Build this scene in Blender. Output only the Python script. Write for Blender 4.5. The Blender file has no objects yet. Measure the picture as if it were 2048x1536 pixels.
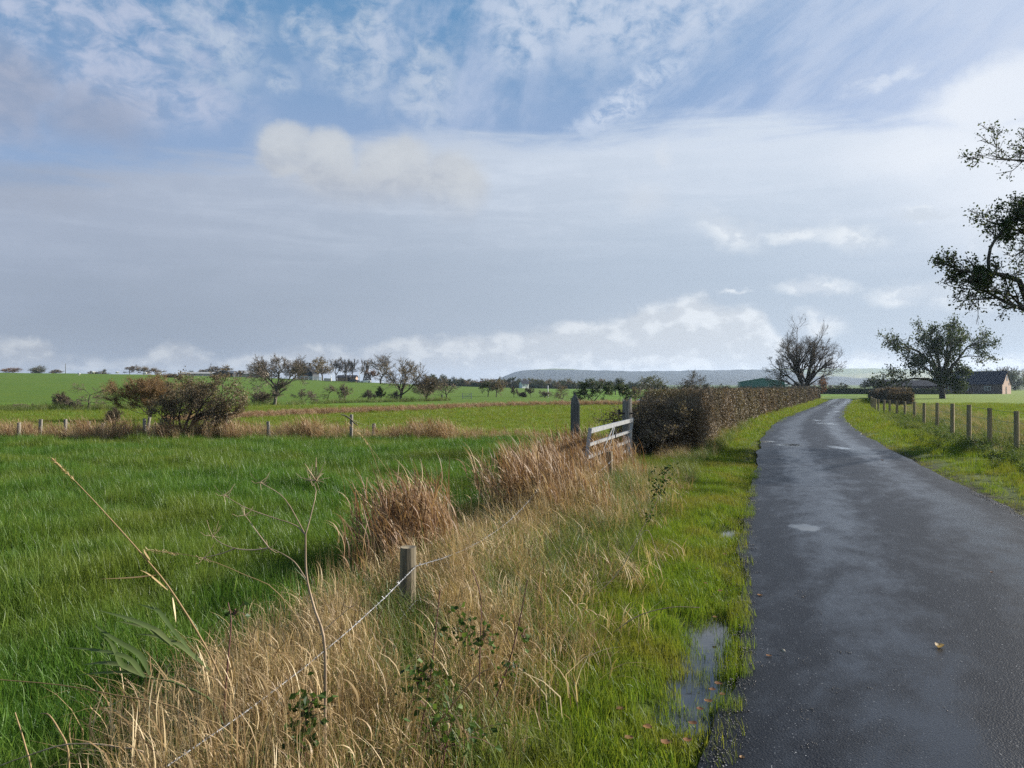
HAZE = 1.05e-4
import bpy, math, random
import numpy as np
from mathutils import Vector, Matrix, Quaternion
PI = math.pi
scene = bpy.context.scene
COL = scene.collection
F, H = 1600.0, 1.6                      # focal length in source pixels, eye height in metres

# ------------------------------------------------------------------ helpers
def smooth(a, b, x):
    t = np.clip((np.asarray(x, float) - a) / (b - a), 0, 1)
    return t * t * (3 - 2 * t)

def P(px, py, Y):
    """world point seen at that place at distance Y"""
    return np.array([(px - 1024) / F * Y, Y, H - (py - 768) / F * Y])

class MB:
    """collects geometry and links it as one mesh object"""
    def __init__(s):
        s.v, s.f, s.m, s.n, s.r = [], [], [], 0, []
    def add(s, V, Fc, mi=0, rnd=None):
        V = np.asarray(V, float).reshape(-1, 3); Fc = np.asarray(Fc, int)
        s.v.append(V); s.f.append(Fc + s.n); s.m.append(np.full(len(Fc), mi, int)); s.n += len(V)
        s.r.append(np.full(len(V), 0.5) if rnd is None else np.asarray(rnd, float).ravel())
        return s
    def build(s, name, mats, parent=None, smooth_=False, link=True):
        if not isinstance(mats, (list, tuple)): mats = [mats]
        me = bpy.data.meshes.new(name)
        V = np.concatenate(s.v) if s.v else np.zeros((0, 3))
        me.vertices.add(len(V)); me.vertices.foreach_set('co', V.astype(np.float32).ravel())
        loops = np.concatenate([f.ravel() for f in s.f]); tot = np.concatenate([np.full(len(f), f.shape[1]) for f in s.f])
        st = np.concatenate([[0], np.cumsum(tot)[:-1]])
        me.loops.add(len(loops)); me.loops.foreach_set('vertex_index', loops.astype(np.int32))
        me.polygons.add(len(tot)); me.polygons.foreach_set('loop_start', st.astype(np.int32))
        me.polygons.foreach_set('material_index', np.concatenate(s.m).astype(np.int32))
        if smooth_: me.polygons.foreach_set('use_smooth', np.ones(len(tot), bool))
        else: me.polygons.foreach_set('use_smooth', np.zeros(len(tot), bool))
        at = me.attributes.new('rnd', 'FLOAT', 'POINT'); at.data.foreach_set('value', np.concatenate(s.r).astype(np.float32))
        for m in mats: me.materials.append(m)
        me.update(calc_edges=True)
        o = bpy.data.objects.new(name, me)
        if link: COL.objects.link(o)
        if parent is not None: o.parent = parent
        return o
    # ---- shapes
    def box(s, c, d, rz=0.0, mi=0, tilt=0.0):
        x, y, z = np.array(d) / 2
        V = np.array([[i * x, j * y, k * z] for k in (-1, 1) for i, j in ((-1, -1), (1, -1), (1, 1), (-1, 1))])
        if tilt: V = V @ np.array(Matrix.Rotation(tilt, 3, 'Y')).T
        if rz: V = V @ np.array(Matrix.Rotation(rz, 3, 'Z')).T
        return s.add(V + np.array(c), [[0, 3, 2, 1], [4, 5, 6, 7], [0, 1, 5, 4], [1, 2, 6, 5], [2, 3, 7, 6], [3, 0, 4, 7]], mi)
    def beam(s, a, b, w, h, mi=0):
        """square bar from a to b"""
        a, b = np.array(a, float), np.array(b, float); d = b - a; L = np.linalg.norm(d); d /= L
        up = np.array([0, 0, 1.0]) if abs(d[2]) < .95 else np.array([0, 1.0, 0])
        sx = np.cross(d, up); sx /= np.linalg.norm(sx); uz = np.cross(sx, d)
        V = [p + sx * i * w / 2 + uz * j * h / 2 for p in (a, b) for i, j in ((-1, -1), (1, -1), (1, 1), (-1, 1))]
        return s.add(V, [[0, 1, 2, 3], [4, 7, 6, 5], [0, 4, 5, 1], [1, 5, 6, 2], [2, 6, 7, 3], [3, 7, 4, 0]], mi)
    def tubes(s, Pts, R, sides=5, mi=0, rnd=None, cap=False):
        """m tubes of n points each"""
        Pts = np.asarray(Pts, float); R = np.asarray(R, float)
        if Pts.ndim == 2: Pts, R = Pts[None], R[None]
        m, n, _ = Pts.shape
        T = np.gradient(Pts, axis=1); T /= np.linalg.norm(T, axis=2, keepdims=True) + 1e-9
        ref = np.where(np.abs(T[:, :1, 2:3]) < .9, np.array([0, 0, 1.0]), np.array([1.0, 0, 0]))
        A = np.cross(T, np.broadcast_to(ref, T.shape)); A /= np.linalg.norm(A, axis=2, keepdims=True) + 1e-9
        B = np.cross(T, A)
        an = np.arange(sides) * 2 * PI / sides
        V = Pts[:, :, None] + (A[:, :, None] * np.cos(an)[None, None, :, None] + B[:, :, None] * np.sin(an)[None, None, :, None]) * R[:, :, None, None]
        idx = np.arange(m * n * sides).reshape(m, n, sides); nx = np.roll(idx, -1, 2)
        Fc = np.stack([idx[:, :-1], nx[:, :-1], nx[:, 1:], idx[:, 1:]], -1).reshape(-1, 4)
        rr = None if rnd is None else np.repeat(np.asarray(rnd, float), n * sides)
        base = s.n
        s.add(V, Fc, mi, rr)
        if cap:
            for k in range(m):
                s.f.append((idx[k, -1][None, :] + base)); s.m.append(np.array([mi]))
                s.f.append((idx[k, 0][::-1][None, :] + base)); s.m.append(np.array([mi]))
        return s
    def blades(s, B, ang, h, lean, w, rs, nseg=4, droop=1.6, mi=0, rnd=None):
        """grass blades: base, heading, length, lean (radians from upright at the tip), width"""
        m = len(B); t = np.linspace(0, 1, nseg + 1)
        th = lean[:, None] * t[None] ** droop
        seg = h[:, None] / nseg
        dx = np.cumsum(np.concatenate([np.zeros((m, 1)), np.sin(th[:, :-1]) * seg], 1), 1)
        dz = np.cumsum(np.concatenate([np.zeros((m, 1)), np.cos(th[:, :-1]) * seg], 1), 1)
        hd = np.stack([np.cos(ang), np.sin(ang)], 1)
        C = np.zeros((m, nseg + 1, 3)); C[:, :, :2] = B[:, None, :2] + hd[:, None] * dx[:, :, None]; C[:, :, 2] = B[:, 2:3] + dz
        tw = ang + PI / 2 + rs.uniform(-.9, .9, m)
        sd = np.stack([np.cos(tw), np.sin(tw), np.zeros(m)], 1)
        wd = w[:, None] * np.clip((1 - t[None] ** 1.8), .06, 1) * (.55 + .45 * np.minimum(1, t[None] * 4)) / 2
        V = np.stack([C - sd[:, None] * wd[:, :, None], C + sd[:, None] * wd[:, :, None]], 2)
        idx = np.arange(m * (nseg + 1) * 2).reshape(m, nseg + 1, 2)
        Fc = np.stack([idx[:, :-1, 0], idx[:, :-1, 1], idx[:, 1:, 1], idx[:, 1:, 0]], -1).reshape(-1, 4)
        if rnd is None: rnd = rs.uniform(0, 1, m)
        return s.add(V, Fc, mi, np.repeat(rnd, (nseg + 1) * 2))
    def leaves(s, C, size, rs, mi=0, rnd=None, asp=.6, flat=0.0, N=None):
        """leaf faces: four-cornered, bent along the midrib"""
        m = len(C); size = np.broadcast_to(size, (m,))
        N = rs.normal(size=(m, 3)) if N is None else N + rs.normal(size=(m, 3)) * .5
        N[:, 2] += flat; N /= np.linalg.norm(N, axis=1, keepdims=True)
        A = np.cross(N, rs.normal(size=(m, 3))); A /= np.linalg.norm(A, axis=1, keepdims=True) + 1e-9
        B = np.cross(N, A)
        a = A * size[:, None] / 2; b = B * size[:, None] / 2 * asp
        V = np.stack([C - a, C - a * .1 + b + N * size[:, None] * .08, C + a, C - a * .1 - b + N * size[:, None] * .08], 1)
        idx = np.arange(m * 4).reshape(m, 4)
        if rnd is None: rnd = rs.uniform(0, 1, m)
        return s.add(V, np.concatenate([idx[:, [0, 1, 2]], idx[:, [0, 2, 3]]]), mi, np.repeat(rnd, 4))

def tag(o, label=None, cat=None, group=None, kind=None):
    if label: o['label'] = label
    if cat: o['category'] = cat
    if group: o['group'] = group
    if kind: o['kind'] = kind
    return o

def empty(name, loc, label, cat, group=None, rz=0.0):
    o = bpy.data.objects.new(name, None); COL.objects.link(o)
    o.location = Vector([float(v) for v in loc]); o.rotation_euler = (0, 0, rz); o.empty_display_size = .2
    return tag(o, label, cat, group)

def copy_tree(o, parent=None):
    c = o.copy(); COL.objects.link(c)
    if parent is not None: c.parent = parent
    for ch in list(o.children): copy_tree(ch, c)
    return c

# ------------------------------------------------------------------ the lie of the land
RIDGE_PX = [-900, -400, 0, 250, 450, 600, 700, 850, 950, 1100, 1400]
RIDGE_PY = [740, 742, 745, 748, 752.5, 758, 763, 770, 774, 779, 782]
def vnoise(x, y, s):
    """smooth value made of sines: gentle unevenness"""
    return (np.sin(x * 1.7 * s + 1.3) * np.sin(y * 1.9 * s + .4) + .6 * np.sin(x * 3.9 * s + y * 1.1 * s) * np.sin(y * 3.1 * s - x * .7 * s + 2.) + .4 * np.sin(x * 7.3 * s - 2 * y * s) * np.sin(y * 6.7 * s + 3 * x * s)) / 2

def _base(y):
    d = np.maximum(0, y - 20)
    return -.007 * np.where(d < 190, d, 190 + 30 * (1 - np.exp(-(d - 190) / 60)))
# road edges read off at matching distances
_RD = [(1536, 1420, None), (1400, 1465, None), (1300, 1478, None), (1200, 1477, None), (1100, 1482, None), (1035, 1490, 2048), (917, 1514, 1815), (888, 1521, 1760), (875, 1525, 1733), (850, 1546, 1700), (837, 1565, 1689), (825, 1595, 1690), (812, 1630, 1699), (803, 1650, 1707), (798, 1659, 1710)]
def depth(py):
    q = py - 768
    return 2560 / q if q >= 128 else 2336 / (q - 11.2)
RY = [-14.0, -6.0]; RL = [-4.55, -2.1]; RR = [-1.2, 1.25]
for py, l, r in _RD:
    Y = depth(py); RY.append(Y); RL.append((l - 1024) / F * Y); RR.append((r - 1024) / F * Y if r else RL[-1] + 3.32)
RY += [150, 175, 200]; RL += [60.5, 75, 95]; RR += [64.3, 80, 101]
RY, RL, RR = map(np.array, (RY, RL, RR))
_k = np.argsort(RY)
def road_l(y): return np.interp(y, RY, RL)
def road_r(y): return np.interp(y, RY, RR)

FENCE = np.array([[-1.62, .0], [-1.36, 1.2], [-.6, 4.55], [.27, 8.3], [1.4, 11.5], [1.75, 15.3]])
def fence_x(y): return np.interp(y, FENCE[:, 1], FENCE[:, 0])

def ground_z(x, y):
    x = np.asarray(x, float); y = np.asarray(y, float)
    z = _base(y)
    yy = np.maximum(y, 20)
    px = 1024 + F * x / yy
    zr = H - (np.interp(px, RIDGE_PX, RIDGE_PY) - 768) / F * 300
    lift = np.maximum(0, zr - _base(np.full_like(y, 300.)))
    z = z + lift * np.where(y < 300, np.clip((y - 88) / 212, 0, 1) ** 1.15, 1 - .55 * smooth(300, 520, y)) * smooth(80, 100, y)
    z = z - .5 * np.exp(-(((x - 14.4) / 5) ** 2 + ((y - 85) / 7) ** 2))           # dip where the car stands
    off = np.where(x < road_l(y), road_l(y) - x, np.where(x > road_r(y), x - road_r(y), 0))   # metres off the road
    near = 1 - smooth(60, 140, np.hypot(x, y))
    z = z + near * smooth(.3, 1.6, off) * (.035 * vnoise(x, y, .8) + .02 * vnoise(x, y, 2.6))
    bank = np.exp(-((x - fence_x(y) - .1) / .55) ** 2) * smooth(-3, 0, y) * (1 - smooth(10, 13, y))
    z = z + .14 * bank
    z = z - .045 * np.exp(-((off - .02) / .25) ** 2) * (off > 0) * near                # the road stands a little proud
    pud = smooth(3.5, 4.1, y) * (1 - smooth(5.2, 6.0, y)) + .8 * np.exp(-((y - 8.8) / .45) ** 2)
    z = z - .085 * pud * np.exp(-((off - .24) / .2) ** 2) * (off > 0) * (x < road_l(y) + .01)
    z = z - .02 * (off <= 0)
    return z
# ------------------------------------------------------------------ node sugar
class NT:
    def __init__(s, tree): s.t = tree; s.n = tree.nodes; s.l = tree.links
    def node(s, typ, **kw):
        n = s.n.new(typ)
        for k, v in kw.items(): setattr(n, k, v)
        return n
    def put(s, sock, val):
        if isinstance(val, S): s.l.new(val.s, sock)
        elif isinstance(val, bpy.types.NodeSocket): s.l.new(val, sock)
        else:
            try: sock.default_value = val
            except Exception: sock.default_value = tuple(val) + (1.0,)
    def math(s, op, a, b=None, c=None, clamp=False):
        n = s.node('ShaderNodeMath', operation=op, use_clamp=clamp)
        for i, v in enumerate((a, b, c)):
            if v is not None: s.put(n.inputs[i], v)
        return S(s, n.outputs[0])
    def vec(s, x, y, z=0.0):
        n = s.node('ShaderNodeCombineXYZ')
        for i, v in enumerate((x, y, z)): s.put(n.inputs[i], v)
        return S(s, n.outputs[0])
    def noise(s, v, scale=1.0, detail=6.0, rough=.55, dist=0.0, out='Fac', lac=2.0):
        n = s.node('ShaderNodeTexNoise'); s.put(n.inputs['Vector'], v)
        for k, q in (('Scale', scale), ('Detail', detail), ('Roughness', rough), ('Distortion', dist), ('Lacunarity', lac)): s.put(n.inputs[k], q)
        return S(s, n.outputs[out])
    def voro(s, v, scale=1.0, out='Distance', feature='F1'):
        n = s.node('ShaderNodeTexVoronoi', feature=feature); s.put(n.inputs['Vector'], v); s.put(n.inputs['Scale'], scale)
        return S(s, n.outputs[out])
    def step(s, v, a, b, lo=0.0, hi=1.0):
        n = s.node('ShaderNodeMapRange', interpolation_type='SMOOTHSTEP')
        for i, q in enumerate((v, a, b, lo, hi)): s.put(n.inputs[i], q)
        return S(s, n.outputs[0])
    def lin(s, v, a, b, lo=0.0, hi=1.0):
        n = s.node('ShaderNodeMapRange')
        for i, q in enumerate((v, a, b, lo, hi)): s.put(n.inputs[i], q)
        return S(s, n.outputs[0])
    def mix(s, f, a, b, mode='MIX'):
        n = s.node('ShaderNodeMix', data_type='RGBA', blend_type=mode)
        s.put(n.inputs[0], f); s.put(n.inputs[6], a); s.put(n.inputs[7], b)
        return S(s, n.outputs[2])
    def attr(s, name, typ='GEOMETRY', out='Fac'):
        n = s.node('ShaderNodeAttribute', attribute_name=name, attribute_type=typ); return S(s, n.outputs[out])
    def ramp(s, f, stops):
        n = s.node('ShaderNodeValToRGB'); e = n.color_ramp.elements
        while len(e) < len(stops): e.new(.5)
        for q, (p, c) in zip(e, stops): q.position = p; q.color = tuple(c) + (1.0,)
        s.put(n.inputs[0], f); return S(s, n.outputs[0])
class S:
    def __init__(s, t, k): s.t, s.s = t, k
    def __add__(s, o): return s.t.math('ADD', s, o)
    __radd__ = __add__
    def __sub__(s, o): return s.t.math('SUBTRACT', s, o)
    def __rsub__(s, o): return s.t.math('SUBTRACT', o, s)
    def __mul__(s, o): return s.t.math('MULTIPLY', s, o)
    __rmul__ = __mul__
    def __truediv__(s, o): return s.t.math('DIVIDE', s, o)

def srgb(r, g, b):
    f = lambda c: (c / 255 / 12.92) if c <= 10 else ((c / 255 + .055) / 1.055) ** 2.4
    return (f(r), f(g), f(b))

def material(name):
    m = bpy.data.materials.new(name); m.use_nodes = True; m.node_tree.nodes.clear()
    t = NT(m.node_tree); out = t.node('ShaderNodeOutputMaterial')
    return m, t, out

def pbr(t, out, col, rough=.7, bump=None, bstr=.3, bdist=.01, metal=0.0, spec=.5, link=True):
    p = t.node('ShaderNodeBsdfPrincipled'); t.put(p.inputs['Base Color'], col); t.put(p.inputs['Roughness'], rough)
    t.put(p.inputs['Metallic'], metal); t.put(p.inputs['Specular IOR Level'], spec)
    if bump is not None:
        b = t.node('ShaderNodeBump'); t.put(b.inputs['Strength'], bstr); t.put(b.inputs['Distance'], bdist); t.put(b.inputs['Height'], bump)
        t.l.new(b.outputs[0], p.inputs['Normal'])
    if link: t.l.new(p.outputs[0], out.inputs['Surface'])
    return p

def pos(t): return S(t, t.node('ShaderNodeNewGeometry').outputs['Position'])
def objco(t): return S(t, t.node('ShaderNodeTexCoord').outputs['Object'])
def orand(t): return S(t, t.node('ShaderNodeObjectInfo').outputs['Random'])

def plain(name, c1, c2, scale=8.0, rough=.7, bstr=.3, bd=.005, metal=0.0, stretch=(1, 1, 1), spec=.4):
    """two-tone weathered surface"""
    m, t, out = material(name); v = objco(t)
    mp = t.node('ShaderNodeMapping'); mp.inputs['Scale'].default_value = stretch; t.put(mp.inputs['Vector'], v); v = S(t, mp.outputs[0])
    n = t.noise(v, scale, 6, .65); n2 = t.noise(v, scale * 5, 4, .6)
    c = t.mix(t.step(n * .75 + n2 * .25, .36, .64), c1, c2)
    pbr(t, out, c, rough, n * .5 + n2 * .5, bstr, bd, metal, spec)
    return m

def leafy(name, stops, trans=.35, spec=.25, rough=.5, patch=None, pscale=.35, tint=0.0):
    """blades and leaves: colour by face, by clump and in patches; lets light through"""
    m, t, out = material(name)
    r = t.attr('rnd') * .72 + orand(t) * .28
    c = t.ramp(r, stops)
    if patch is not None:
        p = pos(t); n = t.noise(p, pscale, 5, .6)
        c = t.mix(t.step(n, .42, .66) * patch[1], c, patch[0])
    d = t.node('ShaderNodeBsdfDiffuse'); t.put(d.inputs[0], c)
    tr = t.node('ShaderNodeBsdfTranslucent'); t.put(tr.inputs[0], t.mix(.5, c, t.mix(1.0, c, (1.0, .95, .35), 'MULTIPLY')))
    g = t.node('ShaderNodeBsdfGlossy'); t.put(g.inputs['Roughness'], rough + .08); t.put(g.inputs['Color'], (.8, .85, .9))
    m1 = t.node('ShaderNodeMixShader'); m1.inputs[0].default_value = trans; t.l.new(d.outputs[0], m1.inputs[1]); t.l.new(tr.outputs[0], m1.inputs[2])
    fr = t.node('ShaderNodeFresnel'); fr.inputs[0].default_value = 1.4
    f = t.math('MINIMUM', S(t, fr.outputs[0]), .2) * (spec * .45)
    m2 = t.node('ShaderNodeMixShader'); t.put(m2.inputs[0], f); t.l.new(m1.outputs[0], m2.inputs[1]); t.l.new(g.outputs[0], m2.inputs[2])
    t.l.new(m2.outputs[0], out.inputs['Surface'])
    return m

M = {}
M['field_grass'] = leafy('field_grass', [(0, (.036, .085, .014)), (.45, (.072, .16, .024)), (.8, (.12, .215, .03)), (1, (.25, .27, .075))], .42, .25, .35, ((.2, .215, .04), .5), .42)
M['verge_grass'] = leafy('verge_grass', [(0, (.06, .11, .014)), (.5, (.125, .2, .02)), (1, (.23, .26, .035))], .45, .25, .4, ((.2, .165, .04), .6), 1.2)
M['coarse_grass'] = leafy('coarse_grass', [(0, (.045, .08, .016)), (.55, (.105, .155, .03)), (.88, (.17, .205, .055)), (1, (.28, .27, .12))], .4, .25, .4, ((.24, .2, .09), .35), .9)
M['straw'] = leafy('straw', [(0, (.1, .062, .032)), (.35, (.28, .19, .095)), (.7, (.46, .34, .18)), (1, (.68, .57, .37))], .3, .3, .45)
M['russet_grass'] = leafy('russet_grass', [(0, (.085, .045, .025)), (.4, (.21, .12, .065)), (.75, (.34, .22, .12)), (1, (.52, .41, .26))], .32, .3, .45)
M['reed_leaf'] = leafy('reed_leaf', [(0, (.07, .11, .035)), (.5, (.12, .165, .06)), (1, (.2, .22, .1))], .4, .35, .4)
M['weed_leaf'] = leafy('weed_leaf', [(0, (.035, .06, .016)), (.5, (.08, .125, .03)), (1, (.16, .19, .06))], .4, .2, .45)
M['bramble_leaf'] = leafy('bramble_leaf', [(0, (.018, .035, .01)), (.6, (.055, .1, .02)), (1, (.12, .18, .035))], .35, .2, .45)
M['dead_leaf'] = leafy('dead_leaf', [(0, (.08, .03, .012)), (.5, (.2, .1, .035)), (1, (.38, .24, .1))], .2, .4, .45)
M['hedge_leaf'] = leafy('hedge_leaf', [(0, (.085, .06, .038)), (.35, (.15, .105, .06)), (.7, (.235, .165, .088)), (.92, (.4, .3, .18)), (1, (.15, .16, .05))], .25, .35, .4, ((.12, .12, .035), .6), .28)
M['willow_leaf'] = leafy('willow_leaf', [(0, (.12, .08, .045)), (.6, (.24, .155, .085)), (1, (.36, .26, .15))], .4, .2, .45)
M['thorn_leaf'] = leafy('thorn_leaf', [(0, (.06, .05, .03)), (.5, (.17, .13, .08)), (1, (.42, .36, .25))], .35, .2, .45)
M['alder_leaf'] = leafy('alder_leaf', [(0, (.02, .036, .014)), (.6, (.05, .075, .024)), (1, (.11, .12, .04))], .35, .45, .4)
M['green_leaf'] = leafy('green_leaf', [(0, (.03, .045, .018)), (.6, (.065, .085, .03)), (1, (.13, .135, .045))], .3, .3, .45)
M['olive_leaf'] = leafy('olive_leaf', [(0, (.07, .075, .025)), (.6, (.13, .135, .05)), (1, (.2, .19, .075))], .3, .3, .45)
M['brown_leaf'] = leafy('brown_leaf', [(0, (.08, .055, .028)), (.6, (.19, .14, .07)), (1, (.32, .26, .13))], .3, .3, .45)
M['rust_leaf'] = leafy('rust_leaf', [(0, (.09, .035, .014)), (.6, (.19, .075, .025)), (1, (.26, .12, .04))], .3, .3, .45)
M['bark'] = plain('bark', (.028, .022, .017), (.085, .07, .052), 6, .9, .6, .02, stretch=(2, 2, .5))
M['pale_bark'] = plain('pale_bark', (.07, .06, .048), (.17, .15, .115), 5, .9, .6, .02, stretch=(2, 2, .5))
M['twig'] = plain('twig', (.08, .062, .048), (.2, .155, .12), 3, .85, .2, .002)
M['pale_twig'] = plain('pale_twig', (.1, .078, .05), (.21, .165, .11), 3, .85, .2, .002)
M['willow_twig'] = plain('willow_twig', (.13, .08, .042), (.26, .17, .09), 1.2, .8, .2, .002)
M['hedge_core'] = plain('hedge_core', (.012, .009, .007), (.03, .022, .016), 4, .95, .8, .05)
M['fence_wood'] = plain('fence_wood', (.075, .064, .043), (.2, .165, .105), 7, .85, .5, .006, stretch=(3, 3, .35))
M['new_fence_wood'] = plain('new_fence_wood', (.2, .15, .075), (.34, .265, .14), 6, .8, .4, .005, stretch=(3, 3, .35))
M['grey_wood'] = plain('grey_wood', (.05, .052, .048), (.14, .14, .125), 9, .88, .7, .008, stretch=(4, 4, .3))
M['post_wood'] = plain('post_wood', (.12, .11, .095), (.28, .255, .215), 9, .88, .6, .007, stretch=(4, 4, .3))
M['galvanised'] = plain('galvanised', (.24, .25, .26), (.4, .41, .42), 14, .42, .15, .001, .55)
M['wire'] = plain('wire', (.14, .145, .155), (.3, .31, .33), 20, .45, .1, .001, .6)
M['iron'] = plain('iron', (.02, .019, .018), (.06, .045, .035), 12, .7, .4, .002, .4)
M['slate'] = plain('slate', (.016, .019, .028), (.038, .043, .058), 2.5, .9, .4, .02, spec=.15)
M['brick'] = plain('brick', (.075, .05, .042), (.13, .09, .074), 3, .9, .4, .01)
M['pink_render'] = plain('pink_render', (.3, .2, .155), (.41, .285, .22), 2.2, .9, .3, .01)
M['white_paint'] = plain('white_paint', (.62, .62, .6), (.8, .8, .78), 2, .6, .15, .005)
M['cream_wall'] = plain('cream_wall', (.42, .36, .3), (.55, .48, .4), 2, .85, .2, .005)
M['grey_roof'] = plain('grey_roof', (.2, .2, .2), (.33, .33, .32), 1.5, .8, .2, .01)
M['dark_cladding'] = plain('dark_cladding', (.018, .022, .03), (.04, .045, .056), 1.5, .6, .2, .01)
M['green_cladding'] = plain('green_cladding', (.028, .115, .088), (.05, .16, .125), .8, .5, .2, .01)
M['pale_roof'] = plain('pale_roof', (.32, .38, .38), (.48, .53, .53), .8, .5, .15, .01)
M['glass'] = plain('glass', (.015, .018, .022), (.03, .035, .04), 2, .08, 0, .001, spec=.8)
M['car_paint'] = plain('car_paint', (.09, .13, .2), (.1, .14, .215), 2, .22, 0, .001, .4, spec=.7)
M['lamp_glass'] = plain('lamp_glass', (.7, .74, .78), (.85, .88, .9), 4, .08, 0, .001, .6)
M['rubber'] = plain('rubber', (.015, .015, .015), (.03, .03, .03), 8, .8, .2, .002)
M['fleece'] = plain('fleece', (.55, .52, .45), (.74, .71, .64), 9, .95, .6, .03)
M['dark_face'] = plain('dark_face', (.05, .045, .04), (.1, .09, .08), 9, .9, .2, .005)
M['stem_brown'] = plain('stem_brown', (.2, .14, .085), (.4, .3, .2), 14, .75, .3, .001, stretch=(1, 1, .2))
M['stem_red'] = plain('stem_red', (.08, .03, .026), (.16, .07, .055), 14, .7, .3, .001, stretch=(1, 1, .2))
M['chippings'] = plain('chippings', (.012, .0125, .014), (.05, .05, .053), 40, .55, .3, .002)
M['stone'] = plain('stone', (.16, .15, .12), (.36, .33, .27), 30, .85, .6, .004)
# ------------------------------------------------------------------ daylight
SUN_AZ, SUN_EL = math.radians(66), math.radians(25)
sd = Vector((math.sin(SUN_AZ) * math.cos(SUN_EL), math.cos(SUN_AZ) * math.cos(SUN_EL), math.sin(SUN_EL)))
lamp = bpy.data.lights.new('sun', 'SUN'); lamp.energy = 5.0; lamp.angle = math.radians(.6); lamp.color = (1, .93, .82)
so = bpy.data.objects.new('sun', lamp); so.rotation_mode = 'QUATERNION'; so.rotation_quaternion = sd.to_track_quat('Z', 'Y'); so.location = (0, 0, 60); COL.objects.link(so)

def azel(px, py):
    a = math.atan((px - 1024) / F); return a, math.atan((768 - py) / F * math.cos(a))

w = bpy.data.worlds.new('World'); scene.world = w; w.use_nodes = True; w.node_tree.nodes.clear()
t = NT(w.node_tree); wout = t.node('ShaderNodeOutputWorld'); bg = t.node('ShaderNodeBackground'); t.l.new(bg.outputs[0], wout.inputs[0])
STR = .1
bg.inputs[1].default_value = STR
sky = t.node('ShaderNodeTexSky', sky_type='NISHITA', sun_disc=False, sun_elevation=SUN_EL, sun_rotation=SUN_AZ, altitude=0.0, air_density=1.0, dust_density=.6, ozone_density=1.5)
tc = t.node('ShaderNodeTexCoord'); sep = t.node('ShaderNodeSeparateXYZ'); t.l.new(tc.outputs['Generated'], sep.inputs[0])
dx, dy, dz = (S(t, o) for o in sep.outputs)
az = t.math('ARCTAN2', dx, dy); el = t.math('ARCTAN2', dz, t.math('SQRT', dx * dx + dy * dy))
EXPO = 1.15
def lum(r, g, b): return tuple(c / STR / 2 ** EXPO for c in srgb(r, g, b))
def fb(sx, sy, seed, detail=7.0, rough=.58, dist=0.0):
    return t.noise(t.vec(az * sx, el * sy, seed), 1.0, detail, rough, dist)
n_soft = fb(5, 9, 3.1, 5, .5)                # slow swell
n_mid = fb(14, 22, 7.7, 8, .6, .3)
n_fine = fb(34, 46, 1.9, 8, .62, .4)
wa = az + (n_mid - .5) * .05 + (n_fine - .5) * .02
we = el + (fb(14, 20, 21.3, 7, .58) - .5) * .045 + (fb(40, 46, 4.4, 6, .6) - .5) * .02
AE = t.vec(wa, we, 0)
AEs = t.vec(az + (n_mid - .5) * .03 + (n_fine - .5) * .014, el + (fb(16, 20, 31.3, 7, .58) - .5) * .032 + (n_fine - .5) * .014, 0)
def blob(px, py, rx, ry, soft=.5, rot=0.0, calm=False):
    """soft round mask centred at an azimuth and height above the horizon"""
    a0, e0 = azel(px, py)
    n1 = t.node('ShaderNodeVectorMath', operation='SUBTRACT'); t.put(n1.inputs[0], AEs if calm else AE); n1.inputs[1].default_value = (a0, e0, 0)
    mp = t.node('ShaderNodeMapping', vector_type='TEXTURE'); t.l.new(n1.outputs[0], mp.inputs[0])
    mp.inputs['Rotation'].default_value = (0, 0, rot); mp.inputs['Scale'].default_value = (rx / F * math.cos(a0) ** 2, ry / F * math.cos(a0), 1)
    n2 = t.node('ShaderNodeVectorMath', operation='LENGTH'); t.l.new(mp.outputs[0], n2.inputs[0])
    return t.step(S(t, n2.outputs['Value']), 1 + soft, 1 - soft)
def union(bs):
    r = bs[0]
    for b in bs[1:]: r = t.math('MAXIMUM', r, b)
    return r
def curve_az(pts):
    """height above the horizon as a function of azimuth"""
    n = t.node('ShaderNodeFloatCurve'); c = n.mapping.curves[0]
    q = [(azel(px, 768)[0], math.atan((768 - py) / F * math.cos(azel(px, 768)[0]))) for px, py in pts]
    lo, hi = -1.0, 1.0
    while len(c.points) < len(q): c.points.new(.5, .5)
    for p, (a, e) in zip(c.points, q): p.location = ((a - lo) / (hi - lo), e)
    n.mapping.use_clip = False; n.mapping.update()
    t.put(n.inputs['Value'], (az + 1.0) * .5); n.inputs['Factor'].default_value = 1
    return S(t, n.outputs[0])
E = lambda py: math.atan((768 - py) / F)
# open blue: deeper overhead, violet-blue lower, paler to the right
blue = t.mix(t.step(el, E(330), E(-60)), lum(138, 162, 198), lum(84, 137, 182))
blue = t.mix(t.step(az, .0, .62) * .62, blue, lum(172, 187, 220))
c = t.mix(.12, blue, S(t, sky.outputs[0]))
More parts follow.
